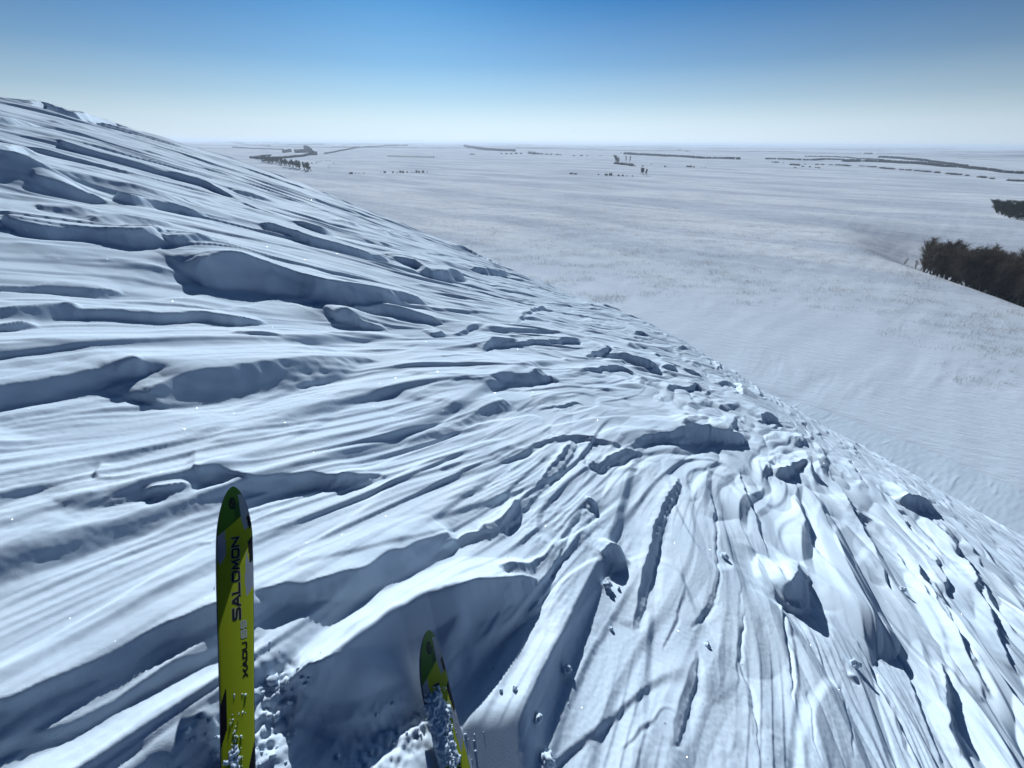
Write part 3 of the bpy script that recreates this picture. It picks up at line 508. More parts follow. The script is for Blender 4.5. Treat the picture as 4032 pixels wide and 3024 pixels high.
def make_tree_meshes(seed, H=1.0, spread=.22, crown0=.22, ntw=620, fat=1.0):
    rnd = random.Random(seed); trunk, tw = [], []
    p = Vector((0, 0, -.03)); lean = Vector((rnd.uniform(-.04, .04), rnd.uniform(-.04, .04), 0)); n = 9
    pts = [p.copy()]
    for i in range(n): p = p+Vector((lean.x+rnd.uniform(-.008, .008), lean.y+rnd.uniform(-.008, .008), H/n*.98)); pts.append(p.copy())
    for i in range(n): trunk.append((pts[i], pts[i+1], .017*(1-i/n)+.003, .017*(1-(i+1)/n)+.003))
    def at(f): f = min(max(f, 0), .999)*n; i = int(f); return pts[i].lerp(pts[i+1], f-i)
    for b in range(26):
        f = crown0+(1-crown0)*(b+rnd.random())/26*.95; a = rnd.uniform(0, 6.283); L = spread*(1.15-.75*abs(f-.5)*1.4)*rnd.uniform(.7, 1.15)
        if f > .85: L *= .6
        q = at(f); d = Vector((math.cos(a), math.sin(a), rnd.uniform(.7, 1.5))).normalized(); e = q+d*L*.5
        trunk.append((q, e, .006*(1.2-f), .004))
        e2 = e+(d+Vector((0, 0, .25))).normalized()*L*.5; tw.append((e, e2, .0035, .0018))
        for k in range(int(ntw/26)):
            g = rnd.random(); o = q.lerp(e, min(1, g*1.6)) if g < .6 else e.lerp(e2, (g-.6)/.4)
            dd = (d*.6+Vector((rnd.gauss(0, .7), rnd.gauss(0, .7), rnd.gauss(.5, .5)))).normalized()
            l = rnd.uniform(.03, .10)*(spread/.22); o2 = o+dd*l; tw.append((o, o2, .0020, .0012))
            if rnd.random() < .6: tw.append((o2, o2+(dd+Vector((rnd.gauss(0, .5), rnd.gauss(0, .5), .2))).normalized()*l*.6, .0014, .0008))
    tw = [(a, b, r0*fat, r1*fat) for a, b, r0, r1 in tw]; trunk = [(a, b, r0*fat**.4, r1*fat**.4) for a, b, r0, r1 in trunk]
    return prisms(trunk), prisms(tw)
def make_shrub_mesh(seed, n=90):
    rnd = random.Random(seed); sg = []
    for i in range(n):
        a = rnd.uniform(0, 6.283); rr_ = math.sqrt(rnd.random())*.38; o = Vector((math.cos(a)*rr_, math.sin(a)*rr_, -.05))
        hh = rnd.uniform(.45, 1)*(1-.9*rr_*rr_*3); e = o+Vector((math.cos(a)*.12*rnd.random()+rnd.gauss(0, .06), math.sin(a)*.12*rnd.random()+rnd.gauss(0, .06), hh))
        sg.append((o, e, .012, .006))
        for k in range(3):
            q = o.lerp(e, rnd.uniform(.3, .95)); sg.append((q, q+Vector((rnd.gauss(0, .1), rnd.gauss(0, .1), rnd.uniform(.05, .2))), .007, .004))
    return prisms(sg)

TREES = []
for k in range(5):
    (tv, tf), (cv, cf) = make_tree_meshes(100+k, spread=.20+.03*k, crown0=.10, ntw=800, fat=1.15)
    TREES.append((np_mesh('trunk', tv, tf, BARK, False), np_mesh('crown', cv, cf, TWIG, False)))
DTREES = []
for k in range(3):
    (tv, tf), (cv, cf) = make_tree_meshes(200+k, spread=.26, crown0=.10, ntw=700, fat=2.2)
    DTREES.append((np_mesh('trunk', tv, tf, BARK, False), np_mesh('crown', cv, cf, NEEDLE, False)))
FTREES = []
for k in range(3):
    (tv, tf), (cv, cf) = make_tree_meshes(250+k, spread=.26, crown0=.30, ntw=420, fat=5)
    FTREES.append((np_mesh('trunk', tv, tf, BARK, False), np_mesh('crown', cv, cf, NEEDLE, False)))
rnd = random.Random(5)
def put_tree(name, x, y, H, wid, label, cat, group=None, protos=TREES, sink=0):
    e = bpy.data.objects.new(name, None); C.objects.link(e); e.location = (x, y, ground(x, y)-sink); e.rotation_euler = (0, 0, rnd.uniform(0, 6.28)); e.scale = (wid, wid, H)
    e.empty_display_size = .1
    tag(e, label, cat, group); t, c = protos[rnd.randrange(len(protos))]
    link('trunk', t, e); link('crown', c, e); return e

def scatter(n, gen, dmin):
    pts = []; tries = 0
    while len(pts) < n and tries < n*60:
        tries += 1; p = gen()
        if all((p[0]-q[0])**2+(p[1]-q[1])**2 > dmin*dmin for q in pts): pts.append(p)
    return pts
# the dark grove behind the right shoulder of the hill
def g1():
    a = rnd.uniform(46.6, 68); rc = 243-3.56*(a-45.3); w = 4+56*sst(46.6, 51, np.array([a]))[0]
    r_ = rc+9+rnd.random()**1.2*w; return (r_*math.sin(R(a)), r_*math.cos(R(a)))
for x, y in scatter(290, g1, 1.9):
    put_tree('bare_tree', x, y, rnd.uniform(13, 14.4), rnd.uniform(16, 21), 'bare leafless tree packed into the dark grove behind the snow shoulder at right', 'tree', 'bare trees in the near dark grove')
for a, dr, h in ((46.3, 12, 6), (45.9, 6, 4.5), (44.9, 2, 4.2)):
    rc = 243-3.56*(a-45.3)+dr
    put_tree('sapling', rc*math.sin(R(a)), rc*math.cos(R(a)), h*.75, h*.8, {6: 'thin sapling touching the left tip of the dark grove', 4.5: 'small sapling just left of the dark grove, middle of three', 4.2: 'lone pale sapling on the snow, farthest left of the dark grove'}[h], 'sapling')
def g2():
    a = rnd.uniform(48.9, 62); r0 = 520-(a-48.6)*(520-418)/(51.3-48.6)*.85 if a < 51.5 else 430-8*(a-51.5)
    r_ = r0+4+rnd.random()*(15+60*sst(48.6, 51.5, np.array([a]))[0]); return (r_*math.sin(R(a)), r_*math.cos(R(a)))
for x, y in scatter(230, g2, 3.0):
    put_tree('dark_tree', x, y, rnd.uniform(8.5, 9.6), rnd.uniform(13, 17), 'dark bushy tree in the smaller grove at the right edge, above the near grove', 'tree', 'trees in the farther right grove', DTREES)
# grove where the left hill meets the plain
def g3():
    t = rnd.random(); x = -349+(-640+349)*t; y = 765+(1130-765)*t; w = rnd.random()*(25+80*t); return (x-w*.5-rnd.random()*6, y+w)
for x, y in scatter(64, g3, 7):
    put_tree('grove_tree', x, y, rnd.uniform(9, 13.5), rnd.uniform(13, 18), 'bare tree in the small grove where the left hill meets the plain', 'tree', 'trees in the grove below the left hill', FTREES)
(x, y, h, w), = BROAD
put_tree('broad_tree', x, y, h, w*2.0, 'tall broad tree rising from the lone hedge on the far plain', 'tree', None, FTREES)
LL = ['slim leaning tree at the left end of the lone hedge', 'slim tree just right of the broad tree in the lone hedge', 'slim tree at the right end of the lone hedge', 'leftmost of the three bushy trees on the snow below the lone hedge', 'middle of the three bushy trees on the snow below the lone hedge', 'rightmost of the three bushy trees on the snow below the lone hedge']
for (x, y, h, w), lab in zip(SLIM, LL): put_tree('slim_tree' if 'slim' in lab else 'bushy_tree', x, y, h, w*2.0, lab, 'tree', None, FTREES)
SH = [np_mesh('shrub', *make_shrub_mesh(300+k), SCRUB, False) for k in range(4)]
ORD = lambda k: '%d%s' % (k, 'th' if 10 < k % 100 < 14 else {1: 'st', 2: 'nd', 3: 'rd'}.get(k % 10, 'th'))
def put_shrub(x, y, h, w, label, group):
    o = link('shrub', SH[rnd.randrange(4)]); o.location = (x, y, ground(x, y)); o.scale = (w*1.1, w*1.1, h*1.15); o.rotation_euler = (0, 0, rnd.uniform(0, 6))
    tag(o, label, 'shrub', group)
for k, (x, y, h, w) in enumerate(HEDGE): put_shrub(x, y, h*1.2, w*1.3, '%s dark bush from the left in the lone hedge' % ORD(k+1), 'bushes of the lone hedge')
rows = {}
for (x, y, h, w) in SHRUBS:
    a = math.degrees(math.atan2(x, y)); r_ = math.hypot(x, y)
    if a > 26: key = ('low dark thicket in the broken line across the far right plain', 'thickets in the broken line at right')
    elif a > 15.2: key = ('tiny bush on the far snow right of the lone hedge', 'bushes right of the lone hedge')
    elif r_ < 850 and a > 0: key = ('small reddish bush in the short row below the lone hedge', 'bushes below the lone hedge')
    elif r_ < 850: key = ('small brown bush in the row right of the left grove', 'bushes right of the left grove')
    elif r_ < 1300: key = ('tiny dark bush on the pale slope above the left grove', 'bushes above the left grove')
    elif a < -8: key = ('faint small bush along the far field edge left of centre', 'bushes along the far field edge')
    else: key = ('far dark bush in the line below the horizon at centre', 'bushes below the horizon at centre')
    rows.setdefault(key, []).append((a, x, y, h, w))
for (lab, grp), L in rows.items():
    for k, (a, x, y, h, w) in enumerate(sorted(L)): put_shrub(x, y, h, w, '%s, %s from left' % (lab, ORD(k+1)), grp)
# belts of woodland kilometres away: one mass each
def belt(P):
    V, F = [], []; P = np.array(P, float); r2 = np.random.RandomState(len(P)*31+int(abs(P[0, 0])) % 97)
    L = np.hypot(*np.diff(P[:, :2], axis=0).T); tot = L.sum(); H = P[:, 2].mean()
    n = int(min(900, max(60, tot/(H*.35)*3)))
    k = 7; ang = np.arange(k)*2*np.pi/k
    for i in range(n):
        d_ = r2.rand()*tot; j = 0
        while j < len(L)-1 and d_ > L[j]: d_ -= L[j]; j += 1
        t = d_/L[j]; x, y, h = P[j]+(P[j+1]-P[j])*t
        rr_ = math.hypot(x, y); back = r2.rand()*h*1.5; x += x/rr_*back+r2.randn()*h*.2; y += y/rr_*back
        h *= r2.uniform(.7, 1.08); w = max(h*.5, tot/n*.8)*r2.uniform(.7, 1.2); z = ground(x, y); b = len(V)
        for zz, ww in ((-.1, .5), (.35, 1), (.7, .85)):
            for a in ang: q = r2.uniform(.75, 1.1); V.append((x+math.cos(a)*w*ww*.5*q, y+math.sin(a)*w*ww*.5*q, z+h*zz*r2.uniform(.9, 1.1)))
        V.append((x, y, z+h))
        for l in range(2):
            for m_ in range(k): F.append((b+l*k+m_, b+l*k+(m_+1) % k, b+(l+1)*k+(m_+1) % k, b+(l+1)*k+m_))
        for m_ in range(k): F.append((b+2*k+m_, b+2*k+(m_+1) % k, b+3*k, b+3*k))
    me = bpy.data.meshes.new('woodland'); me.from_pydata(V, [], [f if f[2] != f[3] else f[:3] for f in F]); me.materials.append(FARW)
    return tag(link('far_woodland', me), kind='stuff')
for P in BELTS:
    if len(P) > 1: belt(P)
# a bird far off in the air
bs = [(Vector((-.16, 0, 0)), Vector((0, 0, .01)), .02, .05), (Vector((0, 0, .01)), Vector((.16, 0, 0)), .05, .03), (Vector((.16, 0, 0)), Vector((.21, 0, 0)), .03, .008)]
for sg in (-1, 1): bs += [(Vector((.02, sg*.03, .02)), Vector((.05, sg*.28, .12)), .045, .035), (Vector((.05, sg*.28, .12)), Vector((-.04, sg*.55, .06)), .035, .006)]
o = link('bird', np_mesh('bird', *prisms(bs), BARK, False)); o.location = (31, 239, CZ+5.4); o.rotation_euler = (0, 0, 1.9); tag(o, 'tiny dark bird alone in the clear sky just above the horizon', 'bird')
# H-shaped wooden pole
e = bpy.data.objects.new('wooden_pole', None); C.objects.link(e); x, y = POLE[0][:2]; e.location = (x, y, ground(x, y)); tag(e, 'H-shaped wooden pole standing on the snow right of the left grove', 'pole')
for dx in (-1.9, 1.9): link('post', np_mesh('post', *prisms([(Vector((dx, 0, -.3)), Vector((dx, 0, 5.8)), .22, .17)]), BARK, False), e)
link('crossbar', np_mesh('crossbar', *prisms([(Vector((-2.6, .25, 5.2)), Vector((2.6, .25, 5.2)), .14, .14)]), BARK, False), e)

# ---------------------------------------------------------------- dry grass on the lower field
rg = np.random.RandomState(11); n = 480000
a_ = np.radians(rg.uniform(-28, 60, n)); r_ = 100*np.exp(rg.rand(n)*math.log(7)); gx, gy = r_*np.sin(a_), r_*np.cos(a_)
dens = pn(gx/26, gy/8, 91)+.6*pn(gx/6, gy/3, 92)
lo = 121+28*np.exp(-((np.degrees(a_)-36)/16)**2)+9*pn(gx/25, gy/25, 93)
keepg = (dens+.25*rg.randn(n) > .22+.35*sst(250, 600, r_)+.5*np.exp(-np.maximum(r_-lo, 0)/14)) & (r_ > lo)
gx, gy = gx[keepg], gy[keepg]; m_ = len(gx); gz = macro(gx, gy)+CZ
th = rg.uniform(0, np.pi, m_); hh = rg.uniform(.35, 1.15, m_)*(1+.8*(rg.rand(m_) > .93)); ww = rg.uniform(.010, .026, m_); lx, ly = rg.randn(m_)*.12, rg.randn(m_)*.12
V = np.stack([np.stack([gx-np.cos(th)*ww, gy-np.sin(th)*ww, gz-.1], -1), np.stack([gx+np.cos(th)*ww, gy+np.sin(th)*ww, gz-.1], -1), np.stack([gx+lx*hh, gy+ly*hh, gz+hh], -1)], 1).reshape(-1, 3)
GR = wood('dry_grass', (.13, .115, .09), (.22, .19, .15))
gme = np_mesh('dry_grass', V, np.arange(3*m_).reshape(-1, 3), GR, False); tag(link('dry_grass', gme), kind='stuff')

# ---------------------------------------------------------------- skis
AX = Vector((-.3944, .8435, .3647)).normalized(); NH = Vector((.43, .15, 1.0))
NRM = (NH-AX*NH.dot(AX)).normalized(); LAT = AX.cross(NRM).normalized()
def mk(name, c, **kw): m = N(name); m.set(Base_Color=(*c, 1), **kw); return m.m
M_YEL = mk('ski_yellow_green', (.32, .39, .010), Roughness=.35); M_GRN = mk('ski_dark_green', (.055, .15, .012), Roughness=.35)
M_GRN2 = mk('ski_deep_green', (.026, .085, .012), Roughness=.35)
M_BLK = mk('ski_black', (.008, .008, .012), Roughness=.35); M_GRY = mk('ski_silver_grey', (.26, .30, .36), Roughness=.35)
M_SIDE = mk('ski_sidewall', (.05, .045, .10), Roughness=.4); M_EDGE = mk('ski_steel_edge', (.45, .46, .48), Roughness=.35, Metallic=.9)
M_LET = mk('lettering_black', (.006, .006, .008), Roughness=.4); M_LETG = mk('lettering_grey', (.38, .42, .42), Roughness=.4)
SL = 1.72
def half(v):
    if v < .20: return .061*max(0.0, 1-((.20-v)/.20)**2.0)**.55
    if v < .95: t = (v-.2)/.75; return .061+(.0445-.061)*t*t*(3-2*t)
    t = (v-.95)/(SL-.95); w = .0445+(.055-.0445)*t*t*(3-2*t)
    return w*min(1, ((SL-v)/.03+.0001)**.5) if v > SL-.03 else w
def inside(P, x, y):
    c = False; j = len(P)-1
    for i in range(len(P)):
        if (P[i][1] > y) != (P[j][1] > y) and x < (P[j][0]-P[i][0])*(y-P[i][1])/(P[j][1]-P[i][1])+P[i][0]: c = not c
        j = i
    return c
ZONES = [  # (material index, polygon in (u = -1..1 across, v metres from tip))
  (4, [(.45, .03), (1.1, .03), (1.1, .18), (.9, .10), (.72, .12), (.80, .155), (.55, .165), (.40, .12)]),
  (3, [(1.1, .085), (.74, .118), (.82, .165), (1.1, .140)]),
  (3, [(1.1, .18), (.70, .215), (.80, .305), (1.1, .28)]),
  (4, [(.60, .25), (.78, .30), (1.1, .285), (1.1, .38), (.58, .43), (.50, .37)]),
  (4, [(-1.1, .18), (-.55, .155), (-.48, .25), (-.80, .29), (-1.1, .24)]),
  (3, [(-.66, .70), (-.62, .81), (-1.1, .87), (-1.1, .76)]),
  (3, [(1.1, .85), (.24, .985), (.26, 1.30), (1.1, 1.40)]),
  (3, [(-1.1, 1.2), (-.5, 1.1), (-.5, 1.5), (-1.1, 1.6)]),
]
def zone(u, v):
    for mi, P in ZONES:
        if inside(P, u, v): return mi
    if v < .175-.065*(u+1)/1.4: return 1 if (u < .0 and v < .16-.03*u) or v < .06 else 2
    return 0
# lettering strokes drawn in a 0..1 x 0..1 cell (x along the word, y = letter height)
GL = {
 'S': [[(1, 1), (.12, 1), (.0, .85), (.0, .68), (.14, .55), (.86, .45), (1, .32), (1, .14), (.88, 0), (0, 0)]],
 'A': [[(0, 0), (.42, 1), (.58, 1), (1, 0)], [(.2, .3), (.8, .3)]],
 'L': [[(0, 1), (0, 0), (1, 0)]],
 'O': [[(.1, 0), (0, .12), (0, .88), (.1, 1), (.9, 1), (1, .88), (1, .12), (.9, 0), (.1, 0)]],
 'M': [[(0, 0), (.1, 1), (.5, .2), (.9, 1), (1, 0)]],
 'N': [[(0, 0), (0, 1), (1, 0), (1, 1)]],
 'X': [[(0, 0), (.35, .5), (.65, .5), (1, 1)], [(0, 1), (.35, .5)], [(.65, .5), (1, 0)]],
 'D': [[(0, 0), (0, 1), (.85, 1), (1, .8), (1, .2), (.85, 0), (0, 0)]],
 'R': [[(0, 0), (0, .85), (.15, 1), (.85, 1), (1, .85), (1, 0)], [(0, .42), (1, .42)]],
 'U': [[(0, 1), (0, .2), (.2, 0), (.8, 0), (1, .2), (1, 1)]],
 '8': [[(.1, 0), (0, .15), (0, .85), (.1, 1), (.9, 1), (1, .85), (1, .15), (.9, 0), (.1, 0)], [(0, .5), (1, .5)]],
 '9': [[(.1, 0), (.9, 0), (1, .15), (1, .85), (.9, 1), (.1, 1), (0, .85), (0, .6), (.1, .48), (1, .48)]],
}
def ski(name, origin, label):
    """origin = point on the centre line .20 m behind the tip"""
    e = bpy.data.objects.new(name, None); C.objects.link(e)
    mat = Matrix((LAT, AX, NRM)).transposed().to_4x4(); mat.translation = origin*SC+Vector((0, 0, CZ))-AX*.9*SC; mat = mat @ Matrix.Scale(SC, 4)
    e.matrix_world = mat; tag(e, label, 'ski', 'pair of skis')
    def S(u, v, dz=0):             # local: x across, y along (tip = +), z up
        rise = .085*((.24-v)/.24)**2 if v < .24 else 0
        camber = .012*math.sin(math.pi*min(1, max(0, (v-.24)/1.3)))
        if v < .22: u -= .014*((.22-v)/.22)**2
        return (u, .9+.20-v, rise+camber+dz)
    nv, nu = 700, 44; vs = [SL*(i/nv)**1.0 for i in range(nv+1)]; vs = sorted(set(vs+[.20*(i/60)**2 for i in range(60)]))
    V, F, MI = [], [], []
    for v in vs:
        w = max(half(v), .0012)
        for j in range(nu+1):
            un = -1+2*j/nu; edge = .0015*max(0, (abs(un)-.9)/.1)**2
            V.append(S(un*w*.985, v, .010+.006*(1-un*un)*min(1, v/.3)-edge))
    for i in range(len(vs)-1):
        for j in range(nu):
            a = i*(nu+1)+j; F.append((a, a+nu+1, a+nu+2, a+1)); MI.append(zone(-1+2*(j+.5)/nu, (vs[i]+vs[i+1])/2))
    me = np_mesh('topsheet', np.array(V), np.array(F)); 
    for m in (M_YEL, M_GRN, M_GRN2, M_BLK, M_GRY): me.materials.append(m)
    me.polygons.foreach_set('material_index', np.array(MI, np.int32)); link('topsheet', me, e)
    def rail(nm, z0, z1, inset, mat):
        V, F = [], []
        for v in vs[::3]+[vs[-1]]:
            w = max(half(v), .0012)-inset
            for u, z in ((-w, z0), (-w, z1), (w, z1), (w, z0)): V.append(S(u, v, z))
        for i in range(len(V)//4-1):
            b = i*4
            for k in range(4): F.append((b+k, b+(k+1) % 4, b+4+(k+1) % 4, b+4+k))
        F.append((0, 1, 2, 3)); F.append((len(V)-4, len(V)-3, len(V)-2, len(V)-1))
        return link(nm, np_mesh(nm, np.array(V), np.array(F), mat, False), e)
    rail('core', .0015, .0095, .0008, M_SIDE); rail('steel_edge', -.0012, .0014, 0.0, M_EDGE)
    def strokes(nm, word, u0, u1, v0, v1, wd, mat, dz, gap=.24):
        """word reads from v0 (start, nearer the binding) to v1; letter tops towards -u"""
        V, F = [], []; n = len(word); step = (v0-v1)/n; cw = step*(1-gap)
        def P(x, y, k): vv = v0-step*k-cw*x; uu = u1+(u0-u1)*y; return uu, vv
        for k, ch in enumerate(word):
            for line in GL[ch]:
                pts = [Vector(P(x, y, k)) for x, y in line]; closed = line[0] == line[-1]; m = len(pts)
                for i in range(m):
                    a = pts[(i-1) % (m-1)] if closed and i == 0 else pts[max(i-1, 0)]; b = pts[1] if closed and i == m-1 else pts[min(i+1, m-1)]
                    d1 = (pts[i]-a); d2 = (b-pts[i]); d1 = d1.normalized() if d1.length > 1e-6 else d2.normalized(); d2 = d2.normalized() if d2.length > 1e-6 else d1
                    t = (d1+d2).normalized(); nn = Vector((-t.y, t.x)); c = max(.5, nn.dot(Vector((-d1.y, d1.x))))
                    o = nn*wd/2/c
                    ext = Vector((0, 0))
                    if not closed and i == 0: ext = -d2*wd*.5
                    if not closed and i == m-1: ext = d1*wd*.5
                    for q in (pts[i]+o+ext, pts[i]-o+ext):
                        w = half(q.y); un = q.x/w; V.append(S(q.x, q.y, .010+.006*(1-un*un)*min(1, q.y/.3)+dz))
                    if i: b_ = len(V)-4; F.append((b_, b_+1, b_+3, b_+2))
        o = link(nm, np_mesh(nm, np.array(V), np.array(F), mat, False), e); return o
    strokes('lettering_outline', 'SALOMON', -.0090, .0110, .497, .180, .0090, M_LETG, .0004)
    strokes('lettering', 'SALOMON', -.0090, .0110,   .497, .180, .0068, M_LET, .0008)
    strokes('model_lettering', 'XADU', .017, .028, .686, .576, .0048, M_LET, .0006)
    strokes('model_number', '89', .014, .028, .566, .503, .0046, M_LETG, .0006)
    # oval emblem on the tip
    def disc(nm, rx, ry, mat, dz, rin=0, cu=-.006, cv=.060):
        V, F = [], []; n = 40; qs = [1+(rin-1)*j/4 for j in range(5)]
        for k in range(n):
            for q in qs:
                uu = cu+rx*q*math.cos(k*6.2832/n); vv = cv+ry*q*math.sin(k*6.2832/n); w = half(vv); V.append(S(uu, vv, .010+.006*(1-(uu/w)**2)*min(1, vv/.3)+dz))
        for k in range(n):
            for j in range(4): a = 5*k+j; b = 5*((k+1) % n)+j; F.append((a, b, b+1, a+1))
        return link(nm, np_mesh(nm, np.array(V), np.array(F), mat, False), e)
    em = disc('emblem', .0115, .022, M_BLK, .0015)
    r1 = disc('emblem_ring', .0062, .0135, M_GRN2, .0021, .8); r1.parent = em
    V = [];
    for i in range(13):
        t = i/12; yy = .060+.013-.026*t; xx = -.006+.0035*math.sin((t-.5)*6.2832)
        for o in (-.0009, .0009): V.append(S(xx+o, yy, .0184))
    o = link('emblem_swirl', np_mesh('emblem_swirl', np.array(V), np.array([(2*i, 2*i+1, 2*i+3, 2*i+2) for i in range(12)]), M_GRN, False), em)
    return e, S
P1 = Vector((-1.1236, .9864, -1.3842)); P2 = Vector((-.309, .687, -1.921))
ski1, S1 = ski('ski', P1, 'yellow green ski on the left, reaching farther into the scene, lettering fully readable')
ski2, S2 = ski('ski', P2, 'yellow green ski right of the other, tip lower in view, half buried in snow crumbs')

# ---------------------------------------------------------------- loose snow: crumbs on the skis, lumps on the slope
mC = snow_mat('loose_snow', True)
def ico(sub=2):
    bm = bmesh.new(); bmesh.ops.create_icosphere(bm, subdivisions=sub, radius=1)
    V = np.array([v.co[:] for v in bm.verts]); F = np.array([[v.index for v in f.verts] for f in bm.faces]); bm.free(); return V, F
def lumps(cs, rs, sub=1, rough=.35, seed=0):
    Vi, Fi = ico(sub); r2 = np.random.RandomState(seed); V, F = [], []
    for c, r in zip(cs, rs):
        q = r2.rand(3)*50; n_ = 1+rough*3*pn(Vi[:, 0]*1.1+q[0]+Vi[:, 2], Vi[:, 1]*1.1+q[1]-Vi[:, 2]*.7)+rough*1.5*pn(Vi[:, 0]*3+q[1], Vi[:, 1]*3+Vi[:, 2]*2+q[2])
        F.append(Fi+len(V)*len(Vi)); V.append(np.array(c)+Vi*(n_*r)[:, None]*r2.uniform(.6, 1.25, 3))
    return np.concatenate(V), np.concatenate(F)
def crust(S, e, zones, seed, label_name='snow_crust'):
    """zones: (v0, v1, u0, u1, count, size, height)"""
    r2 = np.random.RandomState(seed); cs, rs = [], []
    M = e.matrix_world
    for v0, v1, u0, u1, n, sz, up in zones:
        for i in range(int(n*1.8)):
            v = r2.uniform(v0, v1); un = r2.uniform(u0, u1)
            if pn(np.array([v*22]), np.array([un*2.2]), seed)[0]+.25*r2.randn() < -.12: continue
            w = half(v); r = sz*(.25+.75*r2.rand()**2)
            p = M @ Vector(S(un*w, v, .014+r2.rand()*up)); cs.append(p[:]); rs.append(r)
    V, F = lumps(cs, rs, 1, .2, seed); return tag(link(label_name, np_mesh(label_name, V, F, mC.m)), kind='stuff')
def crust_sheet(S, e, v0, v1, inside_fn, seed, hgt):
    """snow stuck to the ski: one lumpy patchy layer"""
    nv, nu = int((v1-v0)/.0028), 56; M = np.array(e.matrix_world)
    vv, uu = np.meshgrid(np.linspace(v0, v1, nv), np.linspace(-1.12, 1.05, nu), indexing='ij')
    cov = inside_fn(uu, vv)+.55*pn(vv/.055, uu*.9, seed)+.45*pn(vv/.018, uu*3, seed+1)+.2*pn(vv/.007, uu*7, seed+2)
    hw = np.array([half(v) for v in vv[:, 0]])[:, None]
    z0 = .0165-.012*np.clip(np.abs(uu)-.97, 0, 1)*5
    lump = np.abs(pn(vv/.026, uu*2.4, seed+3))+.35*np.abs(pn(vv/.012, uu*5, seed+4))+.12*pn(vv/.006, uu*10, seed+5)
    z = z0-.003+np.clip(cov, 0, .5)*hgt*(.5+1.6*lump)
    P = np.array([[S(u*w, v, z_) for u, z_ in zip(ur, zr)] for ur, zr, v, w in zip(uu, z, vv[:, 0], hw[:, 0])]).reshape(-1, 3)
    P = P @ M[:3, :3].T+M[:3, 3]
    ii = np.arange(nv*nu).reshape(nv, nu); F = np.stack([ii[:-1, :-1], ii[:-1, 1:], ii[1:, 1:], ii[1:, :-1]], -1).reshape(-1, 4)
    keep = ((cov[:-1, :-1]+cov[1:, 1:])/2 > -.02).ravel()
    return tag(link('snow_crust', np_mesh('snow_crust', P, F[keep], mC.m)), kind='stuff')
f1 = lambda u, v: np.where(v < .5, -.22-9*np.abs(v-.375)-.5*sst(.0, .6, u), -1)+np.where(v > .7, 1-.05+1.0*sst(.80, 1.05, v)-1.0*np.abs(u+.2)/(.16+1.3*sst(.76, .98, v)), 0)
f2 = lambda u, v: .80*sst(.172, .235, v+.035*u)-.25-2.4*np.clip(u-.10-.40*np.exp(-((v-.285)/.02)**2)+.0*v, 0, 2)-1.2*(v < .19)+.8*sst(.75, 1.0, v)
bpy.context.view_layer.update()
crust_sheet(S1, ski1, .33, 1.35, f1, 31, .011)
crust_sheet(S2, ski2, .17, 1.35, f2, 41, .017)
crust(S1, ski1, [(.78, .95, -.5, .2, 60, .0035, .006), (.95, 1.2, -1.05, .6, 120, .006, .01), (.72, .80, .2, .5, 6, .004, .002)], 3)
crust(S2, ski2, [(.20, .3, -.9, .7, 70, .0030, .006), (.28, .7, -1.1, .35, 160, .0045, .014), (.20, .42, .2, .9, 16, .0018, .001)], 4)
def snow_at(x, y): return float(near_z(np.array([x], float), np.array([y], float))[0])+CZ
for k, (x, y, r, lab) in enumerate(LUMPS):
    V, F = lumps([(0, 0, 0), (r*.4, r*.2, -r*.2), (-r*.35, -r*.3, r*.1)], [r, r*.6, r*.55], 3, .22, 40+k)
    o = link('snow_lump', np_mesh('snow_lump', V, F, mC.m)); o.location = (x, y, snow_at(x, y)+r*.55); tag(o, lab, 'snow lump', 'loose snow lumps')
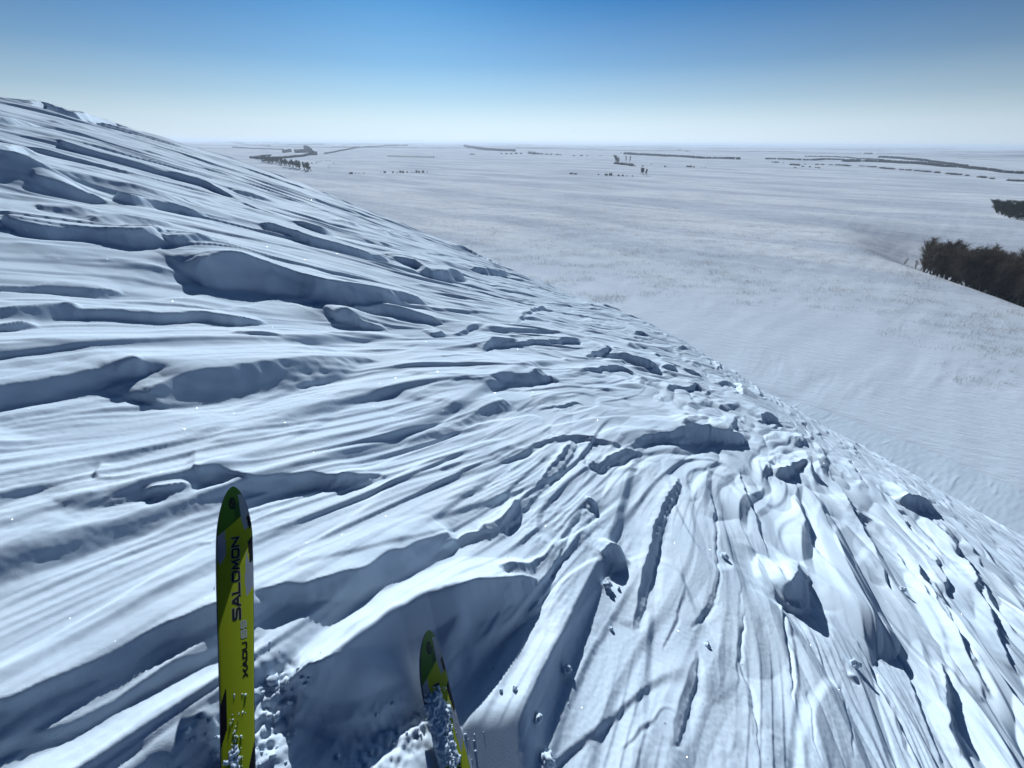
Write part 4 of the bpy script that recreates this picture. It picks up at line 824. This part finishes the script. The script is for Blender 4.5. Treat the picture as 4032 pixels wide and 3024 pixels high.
# broken crumbs ploughed up beside the skis
r2 = np.random.RandomState(8); cs, rs = [], []
for (x, y, sx, n, sz) in PILES:
    for i in range(int(n*.55)):
        px, py = x+r2.randn()*sx, y+r2.randn()*sx; r = sz*(.12+.9*r2.rand()**4)
        cs.append((px, py, 0)); rs.append(r)
cs = np.array(cs); cs[:, 2] = near_z(cs[:, 0], cs[:, 1])+CZ+np.array(rs)*.15
V, F = lumps(cs, rs, 2, .16, 9); tag(link('snow_crumbs', np_mesh('snow_crumbs', V, F, mC.m)), kind='stuff')

# glinting ice crystals lying at all angles on the crust
r2 = np.random.RandomState(21); n = 90000
ca = np.radians(r2.uniform(-60, 60, n)); cr_ = 1.6*np.exp(r2.rand(n)*math.log(12)); cxx, cyy = cr_*np.sin(ca), cr_*np.cos(ca)-1.2
czz = near_z(cxx, cyy)+CZ+.0015; sz = .0006*np.clip(cr_/2.0, .8, 3.2)*r2.uniform(.5, 1.2, n)
nr = np.stack([r2.randn(n)*.45, r2.randn(n)*.45, np.ones(n)], -1); nr /= np.linalg.norm(nr, axis=1, keepdims=True)
uu = np.cross(nr, r2.randn(n, 3)); uu /= np.linalg.norm(uu, axis=1, keepdims=True); vv = np.cross(nr, uu); c0 = np.stack([cxx, cyy, czz], -1)
V = np.stack([c0+sz[:, None]*(uu*math.cos(k*2.0944)+vv*math.sin(k*2.0944)) for k in range(3)], 1).reshape(-1, 3)
M_ICE = mk('ice_crystal', (.9, .94, 1), Roughness=.16, Metallic=1.0)
tag(link('ice_crystals', np_mesh('ice_crystals', V, np.arange(3*n).reshape(-1, 3), M_ICE, False)), kind='stuff')

# ---------------------------------------------------------------- haze
hm = bpy.data.materials.new('haze'); hm.use_nodes = True; t_ = hm.node_tree; t_.nodes.clear()
ho = t_.nodes.new('ShaderNodeOutputMaterial'); pv = t_.nodes.new('ShaderNodeVolumePrincipled'); t_.links.new(pv.outputs[0], ho.inputs['Volume'])
pv.inputs['Color'].default_value = (.78, .88, 1, 1); pv.inputs['Density'].default_value = HAZE; pv.inputs['Anisotropy'].default_value = .2
bm = bmesh.new(); bmesh.ops.create_cube(bm, size=1)
for v in bm.verts: v.co = Vector((v.co.x*130000, v.co.y*130000, ZLO if v.co.z < 0 else CZ+25))
me = bpy.data.meshes.new('haze'); bm.to_mesh(me); bm.free(); me.materials.append(hm); tag(link('haze', me), kind='stuff')
